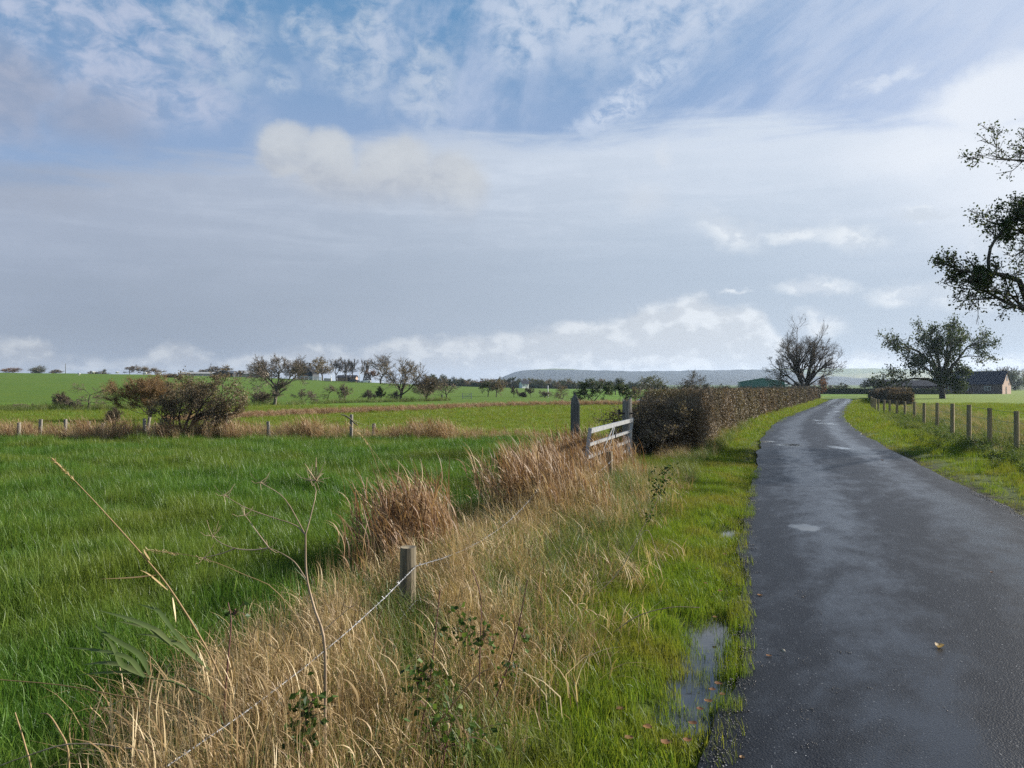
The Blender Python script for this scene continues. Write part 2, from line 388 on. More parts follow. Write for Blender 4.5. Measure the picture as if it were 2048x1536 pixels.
# small speckled cloud overhead on the left, wisps, long streaks on the right
speck = fb(26, 40, 11.0, 8, .6, .35)
up = t.step(el, E(300), E(180))
m1 = union([blob(150, 20, 330, 180, .45), blob(-150, 60, 300, 200, .5), blob(330, 190, 160, 60, .6)])
c = t.mix(t.step(speck * .8 + n_soft * .2, .37, .62) * m1 * .85, c, lum(186, 196, 219))
m2 = union([blob(745, 85, 62, 105, .6, -.35), blob(450, 75, 90, 85, .6), blob(690, 100, 50, 60, .7, .7), blob(610, 55, 40, 40, .7), blob(860, 170, 60, 90, .7), blob(575, 155, 30, 25, .7)])
c = t.mix(t.step(n_fine * .6 + n_mid * .4, .40, .64) * m2 * .85, c, lum(190, 203, 220))
def streak(rot, sx, sy, seed):
    ca, sa = math.cos(rot), math.sin(rot)
    u = az * ca + el * sa; v = el * ca - az * sa
    return t.noise(t.vec(u * sx, v * sy, seed), 1.0, 8, .6, .35)
st1 = streak(math.radians(36), 5, 15, 5.5); st2 = streak(math.radians(74), 6, 16, 2.5)
m3 = t.step(az, azel(1150, 0)[0], azel(1300, 0)[0]) * t.step(el, E(330), E(215))
st3 = streak(math.radians(33), 7, 34, 8.5)
c = t.mix(t.step(st1 * .6 + st3 * .4, .41, .62) * m3 * .62, c, lum(196, 209, 231))
m4 = blob(930, 90, 170, 190, .5)
c = t.mix(t.step(st2 * .8 + n_fine * .2, .37, .62) * m4 * .55, c, lum(188, 201, 226))
m5 = union([blob(1200, 20, 250, 90, .5, -.12), blob(1050, 60, 80, 60, .6), blob(1350, 10, 170, 50, .6)])
c = t.mix(t.step(n_fine * .5 + st2 * .2 + n_mid * .3, .36, .58) * m5 * .8, c, lum(203, 214, 232))
m5b = t.math('MAXIMUM', blob(1240, 205, 120, 26, .8, .5), blob(1780, 150, 80, 10, .8, .12))
c = t.mix(t.step(n_fine, .38, .6) * m5b * .75, c, lum(214, 224, 240))
# thin overall veil high up
c = t.mix(t.step(n_mid * .6 + speck * .4, .46, .7) * up * .3, c, lum(192, 204, 226))
# dark soft cloud at the far left
gl = union([blob(20, 185, 95, 80, .6), blob(190, 230, 110, 50, .9)])
c = t.mix(gl * .62, c, lum(151, 160, 181))
# great grey-blue sheet across the middle sky with a ragged pale top
veil = t.noise(t.vec(az * 5 + el * 4, el * 44, 17.0), 1.0, 7, .6, .5)
edge = curve_az([(-1500, 330), (-500, 345), (0, 350), (250, 335), (480, 318), (700, 288), (900, 275), (1050, 285), (1250, 262), (1500, 245), (1750, 240), (2048, 250), (3200, 250)])
above = (el + (veil - .5) * .075 + (n_fine - .5) * .018) - edge
sheet = t.step(above, .022, -.022)
depth_in = t.step(above, .0, -.20)
pale = t.mix(t.step(az, -.62, .35), lum(160, 172, 193), lum(213, 224, 238))
pale = t.mix(t.step(az, .2, .62), pale, lum(226, 234, 245))
deep = t.mix(t.step(az, -.5, .45), lum(148, 160, 177), lum(183, 198, 215))
low = t.mix(t.step(el, E(500), E(700)), deep, t.mix(t.step(az, -.5, .5), lum(150, 161, 177), lum(190, 203, 217)))
sh = t.mix(depth_in, pale, low)
sh = t.mix((n_soft - .5) * .35 + .08, sh, lum(200, 208, 222))
sh = t.mix(t.step(veil * .7 + n_fine * .3, .4, .66) * t.step(above, -.16, -.02) * t.step(az, -.5, .1, .12, .5), sh, lum(216, 225, 238))
c = t.mix(sheet * .96, c, sh)
# cream heaped cloud hanging left of centre, fading out below
cu = union([blob(565, 300, 56, 52, .2, 0, True), blob(655, 325, 66, 60, .2, 0, True), blob(795, 345, 76, 62, .25, 0, True), blob(905, 378, 76, 64, .25, 0, True), blob(740, 375, 140, 42, .6, 0, True)])
fade = t.step(el, E(432), E(352))
c = t.mix(cu * (fade * .6 + .18), c, t.mix(t.step(el, E(410), E(290)), t.mix(t.step(n_fine * .5 + n_mid * .5, .38, .62), lum(170, 176, 188), lum(190, 194, 200)), t.mix(t.step(n_fine * .6 + n_mid * .4, .36, .6), lum(190, 196, 204), lum(204, 209, 214))))
c = t.mix(union([blob(560, 280, 46, 28, .8, 0, True), blob(655, 295, 52, 26, .8, 0, True), blob(930, 360, 38, 40, .9, 0, True), blob(800, 315, 36, 34, .9, 0, True)]) * .5, c, lum(207, 212, 217))
c = t.mix(union([blob(1280, 400, 40, 32, .8), blob(1330, 300, 16, 20, .8), blob(60, 375, 150, 36, .8)]) * .3, c, t.mix(t.step(az, -.3, 0.), lum(148, 155, 170), lum(222, 226, 232)))
# bright bank at the right
br = union([blob(1990, 200, 150, 62, .45, .1), blob(2200, 170, 200, 80, .5), blob(2010, 290, 260, 50, .9), blob(2150, 330, 260, 130, .9)])
c = t.mix(br * .92, c, lum(238, 243, 250))
c = t.mix(t.step(az, .3, .62) * t.step(el, E(720), E(300)) * .4, c, lum(224, 232, 244))
bA = fb(22, 34, 40.0, 8, .56); bB = t.noise(t.vec(az * 22 + .3, el * 34 + .42, 40.0), 1.0, 8, .56)
# small white clouds in the lower right sky
sm = union([blob(1690, 475, 62, 24, .8, -.2), blob(1590, 462, 60, 15, .9), blob(1640, 574, 66, 11, .8), blob(1655, 566, 34, 12, .8), blob(1470, 586, 26, 4, .8), blob(1460, 460, 60, 22, .9, -.5), blob(1840, 425, 46, 10, .9), blob(1810, 588, 58, 20, .8), blob(1930, 590, 75, 30, .8), blob(1635, 645, 42, 20, .8), blob(2030, 500, 60, 40, .9)])
c = t.mix(sm * .9, c, t.mix(t.step((bA - bB) + (n_fine - .5) * .3, -.05, .12), lum(208, 217, 228), lum(232, 238, 244)))
# heaped clouds standing on the horizon
top = curve_az([(-1500, 690), (-300, 680), (0, 684), (70, 680), (120, 712), (200, 722), (290, 712), (340, 676), (400, 710), (520, 712), (600, 690), (660, 700), (720, 700), (800, 676), (1000, 668), (1100, 650), (1250, 632), (1340, 606), (1400, 592), (1450, 618), (1510, 622), (1560, 672), (1600, 700), (1760, 708), (1830, 714), (1960, 706), (2048, 712), (3200, 690)])
pu = t.voro(t.vec(az * 26 + n_mid * 1.6, el * 40 + n_fine * 1.4, 0), 1.0, feature='SMOOTH_F1')
hz = (el + (pu - .45) * .016 - (bA - .5) * .026 + (n_fine - .5) * .012) - top
hm = t.step(hz, .007, -.011)
rim = t.step((bA - bB) * 1.0 + t.step(hz, -.05, 0) * .09, -.02, .2)
hc_dark = t.mix(t.step(az, -.5, .35), lum(171, 178, 189), lum(207, 214, 222))
hc_lit = t.mix(t.step(az, -.45, .4), lum(200, 205, 211), lum(231, 237, 243))
hc = t.mix(rim, hc_dark, hc_lit)
c = t.mix(hm * t.step(el, E(775), E(735), .75, .95), c, hc)
# below the horizon: ground bounce
c = t.mix(t.step(el, -.01, -.06), c, tuple(v / STR for v in (.06, .075, .04)))
t.put(bg.inputs[0], c)
w.cycles.sampling_method = 'MANUAL'; w.cycles.sample_map_resolution = 512

cam = bpy.data.cameras.new('camera'); cam.sensor_width = 36; cam.lens = 36 * F / 2048; cam.clip_start = .05; cam.clip_end = 20000
co = bpy.data.objects.new('camera', cam); co.location = (0, 0, H); co.rotation_euler = (PI / 2, 0, 0); COL.objects.link(co); scene.camera = co
scene.view_settings.view_transform = 'Standard'; scene.view_settings.look = 'None'; scene.view_settings.gamma = 1; scene.view_settings.exposure = EXPO
scene.view_settings.use_curve_mapping = False
scene.cycles.use_denoising = False; scene.cycles.adaptive_threshold = .004
rs = np.random.RandomState(7)
# ------------------------------------------------------------------ ground: one sheet out past the hills
ri = [0.0, .35]
while ri[-1] < 9500: ri.append(ri[-1] * (1.03 if ri[-1] < 60 else 1.045))
ri = np.array(ri)
an = np.concatenate([np.radians(np.arange(-46, 46.01, .3)), np.radians(np.arange(49, 312, 3.0))])
nA, nR = len(an), len(ri)
gx = ri[:, None] * np.sin(an)[None]; gy = ri[:, None] * np.cos(an)[None]
gz = ground_z(gx, gy)
idx = np.arange(nR * nA).reshape(nR, nA); nx = np.roll(idx, -1, 1)
FQ = np.stack([idx[:-1], idx[1:], nx[1:], nx[:-1]], -1).reshape(-1, 4)[:, ::-1]
def field_colour(x, y):
    c = np.zeros(x.shape + (3,)); r = np.hypot(x, y)
    c[:] = (.065, .12, .02)
    def put(mask, col):
        c[...] = c * (1 - mask[..., None]) + np.array(col) * mask[..., None]
    off_l = road_l(y) - x
    put(smooth(21.3, 22.3, y) * (off_l > 1.5), (.105, .155, .02))
    reed = np.interp(1024 + F * x / np.maximum(y, 20), [300, 450, 700, 850, 1000, 1290], [37, 39.8, 49, 56, 66, 76])
    put(smooth(-1.5, 1.5, y - reed) * (off_l > 3), (.07, .145, .018))
    put(smooth(84, 90, y) * (x < 12), (.062, .115, .015))
    put(smooth(0, 1.5, x - road_r(y)) * (y > 8), (.1, .155, .022))
    cell = vnoise(x, y, .0047) + .5 * vnoise(x, y, .013)
    far = smooth(330, 520, r)
    put(far, (.055, .1, .03)); put(far * smooth(.1, .25, cell), (.03, .045, .025)); put(far * smooth(.45, .55, -cell), (.1, .14, .05))
    soil = (1 - smooth(16, 30, r)) * .75
    put(soil, (.03, .042, .014))
    edge = np.where(off_l > 0, off_l, x - road_r(y))
    put((1 - smooth(.05, .45, edge)) * (r < 60), (.03, .028, .022))
    return c
gc = field_colour(gx, gy).reshape(-1, 3)
mb = MB(); mb.add(np.stack([gx, gy, gz], -1), FQ)
m, t, out = material('meadow')
p = pos(t)
a = t.node('ShaderNodeAttribute', attribute_name='field'); fc = S(t, a.outputs['Color'])
n1 = t.noise(p, .22, 6, .6); n2 = t.noise(p, 2.6, 5, .65); n3 = t.noise(p, 14, 4, .65)
c = t.mix(t.step(n1, .35, .68) * .45, fc, t.mix(1, fc, (1.5, 1.15, .9), 'MULTIPLY'))
c = t.mix(t.step(n2, .44, .7) * .55, c, t.mix(1, c, (.5, .58, .55), 'MULTIPLY'))
c = t.mix(t.step(n3, .4, .7) * .5, c, t.mix(1, c, (1.55, 1.35, 1.1), 'MULTIPLY'))
pbr(t, out, c, .95, n2 * .6 + n3 * .4, 1.0, .12, spec=.1)
ground = mb.build('ground', m, smooth_=True); tag(ground, kind='structure')
ca = ground.data.attributes.new('field', 'FLOAT_COLOR', 'POINT'); ca.data.foreach_set('color', np.concatenate([gc, np.ones((len(gc), 1))], 1).astype(np.float32).ravel())

# ------------------------------------------------------------------ road
ys = [-13.0]
while ys[-1] < 168: ys.append(ys[-1] + (.12 if -1 < ys[-1] < 14 else .3 if ys[-1] < 60 else 1.2))
ys = np.array(ys); NL = 15
sl = np.linspace(0, 1, NL)
fade = (ys < 60)
nz_ = np.convolve(rs.normal(size=len(ys) + 8), np.ones(4) / 4, 'same')[4:-4]
jl = (.03 * np.sin(ys * 1.3) + .02 * np.sin(ys * 2.9 + 1) + .035 * nz_) * fade
jr = (.03 * np.sin(ys * 1.1 + 2) + .02 * np.sin(ys * 3.1) + .035 * np.roll(nz_, 41)) * fade
XL = road_l(ys) + jl; XR = road_r(ys) + jr
def road_z(y, s): return _base(y) + .012 + .035 * (1 - (2 * s - 1) ** 2)
rx = XL[:, None] * (1 - sl) + XR[:, None] * sl
rz = road_z(ys[:, None], sl[None]) + .004 * vnoise(rx, ys[:, None], 1.5)
V = np.stack([rx, np.broadcast_to(ys[:, None], rx.shape), rz], -1)
lo = np.stack([np.stack([XL - .05, ys, _base(ys) - .09], -1), np.stack([XR + .05, ys, _base(ys) - .09], -1)], 1)
n = NL
idx = np.arange(len(ys) * n).reshape(len(ys), n)
mb = MB(); mb.add(V, np.stack([idx[:-1, :-1], idx[:-1, 1:], idx[1:, 1:], idx[1:, :-1]], -1).reshape(-1, 4))
m, t, out = material('wet_asphalt')
la = t.attr('across'); al = t.attr('along')
p = pos(t)
q = t.vec(la, al * .22, 0)
s1 = t.noise(q, 1.1, 5, .55, .4); s2 = t.noise(t.vec(la, al * .35, 4.0), 5.5, 5, .6); fine = t.noise(p, 45, 4, .7); grit = t.voro(p, 105); grit2 = t.noise(p, 110, 3, .7)
trk = t.math('MAXIMUM', t.step(t.math('ABSOLUTE', la - .9), .62, .05), t.step(t.math('ABSOLUTE', la - 2.45), .55, .05))
s3 = t.noise(t.vec(la, al * .55, 14.0), 4.2, 9, .68)
wet = t.step(trk * .3 + s1 * .6 + (s3 - .5) * .9 + (s2 - .5) * .3, .26, .74)
pool = t.step(t.noise(t.vec(la * 1.2, al * .5, 9.0), 1.6, 4, .55) + trk * .05 + t.lin(al, 8, 70, -.12, .06), .66, .70)
px_ = t.node('ShaderNodeSeparateXYZ'); t.put(px_.inputs[0], p); wx, wy = S(t, px_.outputs[0]), S(t, px_.outputs[1])
wob = t.noise(p, 7, 6, .7)
for cx_, cy_, rx_, ry_ in ((3.2, 8.72, .15, .24), (7.15, 20.6, .35, .6), (7.0, 22.2, .3, .4), (8.0, 19.5, .2, .5), (13.1, 33.5, .4, .9), (14.0, 37, .3, 1.0), (11.6, 24.6, .3, .7)):
    dd = t.math('SQRT', t.math('POWER', (wx - cx_) * (1 / rx_), 2.0) + t.math('POWER', (wy - cy_) * (1 / ry_), 2.0)) + (wob - .5) * 2.0
    pool = t.math('MAXIMUM', pool, t.step(dd, 1.2, .6) * t.step(grit2, .3, .45))
edge_dry = t.step(t.math('MINIMUM', la, 3.25 - la), .42, .08)
stones = t.step(grit2 * .5 + fine * .5, .54, .74)
c = t.mix(stones, (.004, .0055, .0095), (.026, .033, .048))
c = t.mix(edge_dry * .3, c, t.mix(stones, (.007, .0075, .009), (.034, .035, .038)))
spark = t.step(t.noise(p, 95, 2, .5), .70, .75) * (1 - wet * .6)  # sparkle of lit grains, painted into the colour as pale flecks
c = t.mix(spark, c, (.34, .35, .36))
rough = t.mix(pool, t.mix(wet, (.44,) * 3, (.27,) * 3), (.05,) * 3)
c = t.mix(t.step(t.noise(p, .9, 6, .65), .5, .68) * .45, c, t.mix(1, c, (.5, .5, .52), 'MULTIPLY'))
pb = pbr(t, out, c, rough, grit * .8 + fine * .2 + grit2 * .5, 1.0, .005, spec=t.lin(wet, 0, 1, .13, .5))
for nd in t.n:
    if nd.type == 'BUMP': t.put(nd.inputs['Strength'], (1 - pool * .97) * t.lin(wet, 0, 1, .65, .36))
for k_, q_ in ((0, 0), (1, -1)):
    S_ = np.stack([lo[:, k_], V[:, q_]], 1); ii = np.arange(len(ys) * 2).reshape(-1, 2); mb.add(S_, np.stack([ii[:-1, 0], ii[:-1, 1], ii[1:, 1], ii[1:, 0]], -1))
road = mb.build('road', m, smooth_=True); tag(road, kind='structure')
for nm, arr in (('across', np.concatenate([(sl[None] * 3.25 + 0 * ys[:, None]).ravel(), np.zeros(2 * len(ys)), np.full(2 * len(ys), 3.25)])), ('along', np.concatenate([np.repeat(ys, NL), np.repeat(ys, 2), np.repeat(ys, 2)]))):
    at = road.data.attributes.new(nm, 'FLOAT', 'POINT'); at.data.foreach_set('value', np.ascontiguousarray(arr, np.float32).ravel())

# ------------------------------------------------------------------ standing water
m, t, out = material('rainwater')
p = pos(t)
pbr(t, out, t.mix(t.step(t.noise(p, 9, 4, .6), .4, .7), (.012, .014, .014), (.03, .03, .024)), .03, t.noise(p, 30, 2, .5), .06, .004, spec=.6)
WATER = m
def puddle(cx, cy, rx_, ry_, z, seed, rot=0.0, n=40):
    r = np.random.RandomState(seed); a = np.linspace(0, 2 * PI, n, endpoint=False)
    k = 1 + sum(r.uniform(-.16, .16) * np.sin(a * j + r.uniform(0, 6)) for j in (2, 3, 4, 5))
    x = np.cos(a) * rx_ * k; y = np.sin(a) * ry_ * k
    X = cx + x * math.cos(rot) - y * math.sin(rot); Y = cy + x * math.sin(rot) + y * math.cos(rot)
    zz = z if np.isscalar(z) else z(X, Y)
    V = np.stack([X, Y, np.broadcast_to(zz, X.shape)], -1)
    b = MB(); b.add(np.concatenate([V, [V.mean(0)]]), [[i, (i + 1) % n, n] for i in range(n)])
    return tag(b.build('puddle', WATER), kind='structure')
zr_ = lambda X, Y: road_z(Y, (X - road_l(Y)) / (road_r(Y) - road_l(Y))) + .006
puddle(1.1, 4.75, .4, 1.3, -.045, 4, -.3); puddle(1.76, 6.9, .2, .5, -.05, 6, -.3); puddle(2.25, 8.8, .3, .4, -.05, 5, -.3)

# ------------------------------------------------------------------ far hills
HP = [(700, 800), (850, 775), (960, 764), (1000, 756), (1030, 744), (1060, 739.5), (1100, 737), (1160, 739), (1200, 741), (1290, 742.5), (1400, 740.5), (1500, 739.5), (1560, 737.5), (1640, 738), (1700, 736.5), (1800, 738), (1860, 741), (1950, 742), (2048, 741), (2300, 738), (3000, 745), (3600, 775)]
hpx = np.arange(700, 3601, 5.0); top = np.interp(hpx, *zip(*HP))
top = top + .45 * np.sin(hpx * .071) + .3 * np.sin(hpx * .19 + 1) - .9 * np.maximum(0, vnoise(hpx, hpx * 0 + .3, .11)) * (hpx > 1480)
dist = np.array([2300, 2500, 2700, 2900, 3050, 3200, 3330, 3430, 3500, 3600, 3900, 4600.])
prof = np.array([-.03, .05, .16, .32, .48, .66, .82, .95, 1.0, .985, .85, -.05])
HX, HYd = np.meshgrid((hpx - 1024) / F, dist, indexing='ij')
hz = (H - (top - 768) / F * 3500)
Hx = HX * HYd; Z = prof[None] * (hz[:, None] + 2) - 2 + (prof * (1 - prof))[None] * 26 * vnoise(Hx, HYd, .0021)
idx = np.arange(Z.size).reshape(Z.shape)
mb = MB(); mb.add(np.stack([Hx, HYd, Z], -1), np.stack([idx[:-1, :-1], idx[1:, :-1], idx[1:, 1:], idx[:-1, 1:]], -1).reshape(-1, 4))
m, t, out = material('hillside')
p = pos(t)
sp_ = t.node('ShaderNodeSeparateXYZ'); t.put(sp_.inputs[0], p); hX, hYY, hZ = (S(t, o) for o in sp_.outputs)
n1 = t.noise(p, .0035, 5, .6); n2 = t.noise(p, .03, 5, .7)
wood = t.mix(t.step(n2, .35, .65), (.012, .018, .016), (.032, .036, .028))
grassc = t.mix(t.step(n1, .4, .6), (.12, .15, .05), (.2, .2, .09))
msk = t.step(n1 * .55 + t.lin(hX, 700, 1500, -.32, .34) + t.lin(hZ, 10, 50, -.12, .12), .36, .48)
msk = t.math('MAXIMUM', msk, t.step(hZ + n2 * 12, 66, 72) * t.step(hX, 900, 500))
c = t.mix(msk, wood, grassc)
pbr(t, out, c, .95, n2, 1.0, 12, spec=.1)
tag(mb.build('hills', m, smooth_=True), kind='structure')

# ------------------------------------------------------------------ hazy air over the valley
mb = MB(); mb.box((300, 2150, 34), (6600, 5300, 86))
m = bpy.data.materials.new('hazy_air'); m.use_nodes = True; m.node_tree.nodes.clear(); t = NT(m.node_tree)
o_ = t.node('ShaderNodeOutputMaterial'); pv = t.node('ShaderNodeVolumePrincipled'); pv.inputs['Color'].default_value = (.6, .76, 1.0, 1)
pv.inputs['Density'].default_value = HAZE; pv.inputs['Anisotropy'].default_value = .3; pv.inputs['Density Attribute'].default_value = ''
t.l.new(pv.outputs[0], o_.inputs['Volume'])
tag(mb.build('haze', m), kind='stuff')
# ------------------------------------------------------------------ grass: clumps set out by the thousand
def clump_set(name, k, make, mat):
    c = bpy.data.collections.new(name)
    for i in range(k):
        mb = MB(); make(mb, np.random.RandomState(100 + i)); o = mb.build('%s_clump_%02d' % (name, i), mat, link=False, smooth_=True); c.objects.link(o)
    return c
def disc(r, n, rad):
    a = r.uniform(0, 2 * PI, n); q = np.sqrt(r.uniform(0, 1, n)) * rad
    return np.stack([np.cos(a) * q, np.sin(a) * q, np.zeros(n) - .01], 1)
WIND = PI * .93            # towards the left
def mk_field(mb, r):
    n = 54; mb.blades(disc(r, n, .16), np.where(r.rand(n) < .45, WIND + r.normal(0, .7, n), r.uniform(0, 2 * PI, n)), r.uniform(.09, .23, n), r.uniform(.35, 1.5, n), r.uniform(.0035, .0065, n), r, 4)
def mk_verge(mb, r):
    n = 60; mb.blades(disc(r, n, .12), r.uniform(0, 2 * PI, n), r.uniform(.04, .12, n), r.uniform(.3, 1.5, n), r.uniform(.003, .0055, n), r, 3)
def mk_coarse(mb, r):
    n = 46; mb.blades(disc(r, n, .11), np.where(r.rand(n) < .5, WIND + r.normal(0, .8, n), r.uniform(0, 2 * PI, n)), r.uniform(.22, .58, n), r.uniform(.6, 1.9, n), r.uniform(.0035, .0065, n), r, 6)
def curls(mb, r, n, rad, z0, z1):
    B = disc(r, n, rad); B[:, 2] = r.uniform(z0, z1, n); mb.blades(B, r.uniform(0, 2 * PI, n), r.uniform(.1, .28, n), r.uniform(1.4, 3.6, n), r.uniform(.006, .013, n), r, 7, .9)
def stems(mb, r, n, rad, h0, h1, lean, w0, w1, sprd=.8):
    B = disc(r, n, rad); mb.blades(B, WIND + r.normal(0, sprd, n), r.uniform(h0, h1, n), np.abs(r.normal(lean, .2, n)), r.uniform(w0, w1, n), r, 5, 1.2)
def mk_straw(mb, r):
    stems(mb, r, 34, .14, .3, .88, .2, .0018, .0036, 1.8)
    stems(mb, r, 16, .14, .2, .5, 1.0, .003, .006, 2.5)
    curls(mb, r, 7, .13, .08, .5)
    n = 18; B = disc(r, n, .13); B[:, 2] = r.uniform(.12, .55, n); B[:, 0] -= B[:, 2] * .2
    mb.blades(B, WIND + r.normal(0, 1.2, n), r.uniform(.12, .34, n), r.uniform(1.2, 2.7, n), r.uniform(.004, .009, n), r, 5, 1.0)
def mk_russet(mb, r):
    stems(mb, r, 18, .13, .5, .95, .5, .0028, .005, .6)
    n = 40; B = disc(r, n, .15); B[:, 2] = r.uniform(.1, .66, n); B[:, 0] -= B[:, 2] * .3
    mb.blades(B, WIND + r.normal(0, .75, n), r.uniform(.18, .5, n), r.uniform(.7, 2.4, n), r.uniform(.007, .017, n), r, 7, 1.3)
def mk_litter(mb, r):
    n = 50; B = disc(r, n, .2); B[:, 2] = r.uniform(0, .12, n)
    mb.blades(B, r.uniform(0, 2 * PI, n), r.uniform(.12, .4, n), r.uniform(1.1, 1.9, n), r.uniform(.003, .007, n), r, 4, .5)
def mk_weed(mb, r):
    for k in range(7):
        h = r.uniform(.15, .5); a = r.uniform(0, 6.3); ln = r.uniform(0, .3); b = disc(r, 1, .12)[0]
        tt = np.linspace(0, 1, 5); Pp = np.stack([b[0] + math.cos(a) * ln * tt ** 2, b[1] + math.sin(a) * ln * tt ** 2, h * tt], 1)
        mb.tubes(Pp, np.full(5, .0025), 3, 0, [.3])
        m_ = 26; q = r.uniform(.15, 1, m_); C = np.stack([np.interp(q, tt, Pp[:, i]) for i in range(3)], 1) + r.normal(0, .045, (m_, 3)) * np.array([1, 1, .4])
        mb.leaves(C, r.uniform(.035, .075, m_), r, asp=.6, flat=1.2)
CL = {k: clump_set(*v) for k, v in dict(
    field=('field_grass', 6, mk_field, M['field_grass']), verge=('verge_grass', 6, mk_verge, M['verge_grass']), tussock=('tussock', 4, mk_coarse, M['field_grass']), coarse=('coarse_grass', 6, mk_coarse, M['coarse_grass']),
    straw=('straw', 6, mk_straw, M['straw']), russet=('russet', 6, mk_russet, M['russet_grass']), litter=('litter', 4, mk_litter, M['straw']), weed=('weed', 5, mk_weed, M['weed_leaf'])).items()}

def scatter(name, cset, x, y, scale, rs, zscale=None, dz=0.0, tilt=.15, rot=None):
    n = len(x); me = bpy.data.meshes.new(name); me.vertices.add(n)
    z = ground_z(x, y) + dz
    me.vertices.foreach_set('co', np.stack([x, y, z], 1).astype(np.float32).ravel())
    R = np.stack([rs.normal(0, tilt, n), rs.normal(0, tilt, n), rs.normal(0, .5, n) if rot is None else rs.uniform(0, 2 * PI, n)], 1)
    zs = scale if zscale is None else zscale
    for nm, typ, arr, k in (('rot', 'FLOAT_VECTOR', R, 'vector'), ('scl', 'FLOAT_VECTOR', np.stack([scale, scale, zs], 1), 'vector'), ('idx', 'INT', rs.randint(0, 99, n), 'value')):
        a = me.attributes.new(nm, typ, 'POINT'); a.data.foreach_set(k, np.ascontiguousarray(arr, np.int32 if typ == 'INT' else np.float32).ravel())
    o = bpy.data.objects.new(name, me); COL.objects.link(o)
    g = bpy.data.node_groups.new(name + '_spread', 'GeometryNodeTree')
    g.interface.new_socket('Geometry', in_out='INPUT', socket_type='NodeSocketGeometry'); g.interface.new_socket('Geometry', in_out='OUTPUT', socket_type='NodeSocketGeometry')
    N, L = g.nodes, g.links
    gi, go = N.new('NodeGroupInput'), N.new('NodeGroupOutput'); ip = N.new('GeometryNodeInstanceOnPoints'); ci = N.new('GeometryNodeCollectionInfo')
    ci.inputs['Collection'].default_value = CL[cset]; ci.inputs['Separate Children'].default_value = True; ci.inputs['Reset Children'].default_value = True
    def na(nm, ty): q = N.new('GeometryNodeInputNamedAttribute'); q.data_type = ty; q.inputs['Name'].default_value = nm; return q.outputs['Attribute']
    ip.inputs['Pick Instance'].default_value = True
    e2r = N.new('FunctionNodeEulerToRotation'); L.new(na('rot', 'FLOAT_VECTOR'), e2r.inputs[0])
    L.new(gi.outputs[0], ip.inputs['Points']); L.new(ci.outputs[0], ip.inputs['Instance']); L.new(na('idx', 'INT'), ip.inputs['Instance Index'])
    L.new(e2r.outputs[0], ip.inputs['Rotation']); L.new(na('scl', 'FLOAT_VECTOR'), ip.inputs['Scale']); L.new(ip.outputs[0], go.inputs[0])
    md = o.modifiers.new('spread', 'NODES'); md.node_group = g
    return tag(o, kind='stuff')

def spread(rs, n, x0, x1, y0, y1, keep, power=1.0):
    """random ground points, thinning with distance"""
    y = y0 + (y1 - y0) * rs.uniform(0, 1, n) ** power; x = rs.uniform(x0, x1, n)
    k = keep(x, y); return x[k], y[k]
inview = lambda x, y: (np.abs(x) < .68 * y + 3.2)
pat = lambda x, y: vnoise(x, y, .55) * .5 + vnoise(x, y, 1.7) * .5
rs = np.random.RandomState(11)
def off_road(x, y): return np.where(x < road_l(y), road_l(y) - x, np.where(x > road_r(y), x - road_r(y), 0))

# left meadow, near
kp = lambda x, y: inview(x, y) & (x < fence_x(y) + .25 - .0 * y) & (x < road_l(y) - .9)
A = [spread(rs, 30000, -11.5, 1, 1.2, 12, kp), spread(rs, 29000, -19.5, 2, 11, 23, kp), spread(rs, 3500, -6, 0, 2, 7, kp)]
x, y = (np.concatenate([a[i] for a in A]) for i in (0, 1))
tuft = np.clip(vnoise(x, y, 1.15) * .7 + vnoise(y, x, 2.3) * .5, -.9, 1.2)
s = rs.uniform(.75, 1.35, len(x)) * (1 + .28 * tuft); scatter('field_grass', 'field', x, y, s, rs, s * (1 + .55 * tuft), rot=1)
k = (rs.uniform(0, 1, len(x)) < .014 * (1 + 2 * (tuft > .45))); scatter('grass_tussocks', 'tussock', x[k], y[k], rs.uniform(.5, .85, k.sum()), rs, rs.uniform(.45, .7, k.sum()), rot=1)
# left meadow beyond the old fence and as far as the reedy ditch; right-hand field
kp = lambda x, y: inview(x, y) & (x < road_l(y) - 3.0) & (rs.uniform(0, 1, len(x)) < np.where(y < 45, 1, .45))
x1, y1 = spread(rs, 26000, -45, 14, 22.4, 70, kp, 1.3)
kp = lambda x, y: inview(x, y) & (x > road_r(y) + 2.0)
x2, y2 = spread(rs, 14000, 6, 48, 9, 80, kp, 1.2)
x, y = np.concatenate([x1, x2]), np.concatenate([y1, y2])
s = rs.uniform(.7, 1.2, len(x)) * np.clip(y / 26, 1, 2.4); scatter('meadow_grass', 'verge', x, y, s * 1.25, rs, s * .9, rot=1)
# verges
def wetness(x, y): return smooth(3.7, 4.2, y) * (1 - smooth(5.3, 5.9, y)) * np.exp(-((off_road(x, y) - .24) / .22) ** 2) * (x < road_l(y)) + np.exp(-((y - 8.8) / .4) ** 2) * np.exp(-((off_road(x, y) - .2) / .2) ** 2) * (x < road_l(y))
def kl(x, y):
    o = off_road(x, y); return inview(x, y) & (x < road_l(y)) & (x > fence_x(y) - .2) & (o < 2.6) & (o > np.abs(.22 * vnoise(x, y, 2.3)) + .01) & (rs.uniform(0, 1, len(x)) > wetness(x, y) * 1.0) & ((vnoise(x, y, 3.1) + .5 * vnoise(x, y, 6.7) < .25) | (o > .55) | (rs.uniform(0, 1, len(x)) < .25))
x1, y1 = spread(rs, 30000, -1.6, 5.5, 2.0, 16, kl, 1.15)
def kl2(x, y):
    o = off_road(x, y); return inview(x, y) & (x < road_l(y)) & (o < 1.7) & (o > .03)
x2, y2 = spread(rs, 60000, 3, 42, 15, 110, kl2, 1.6)
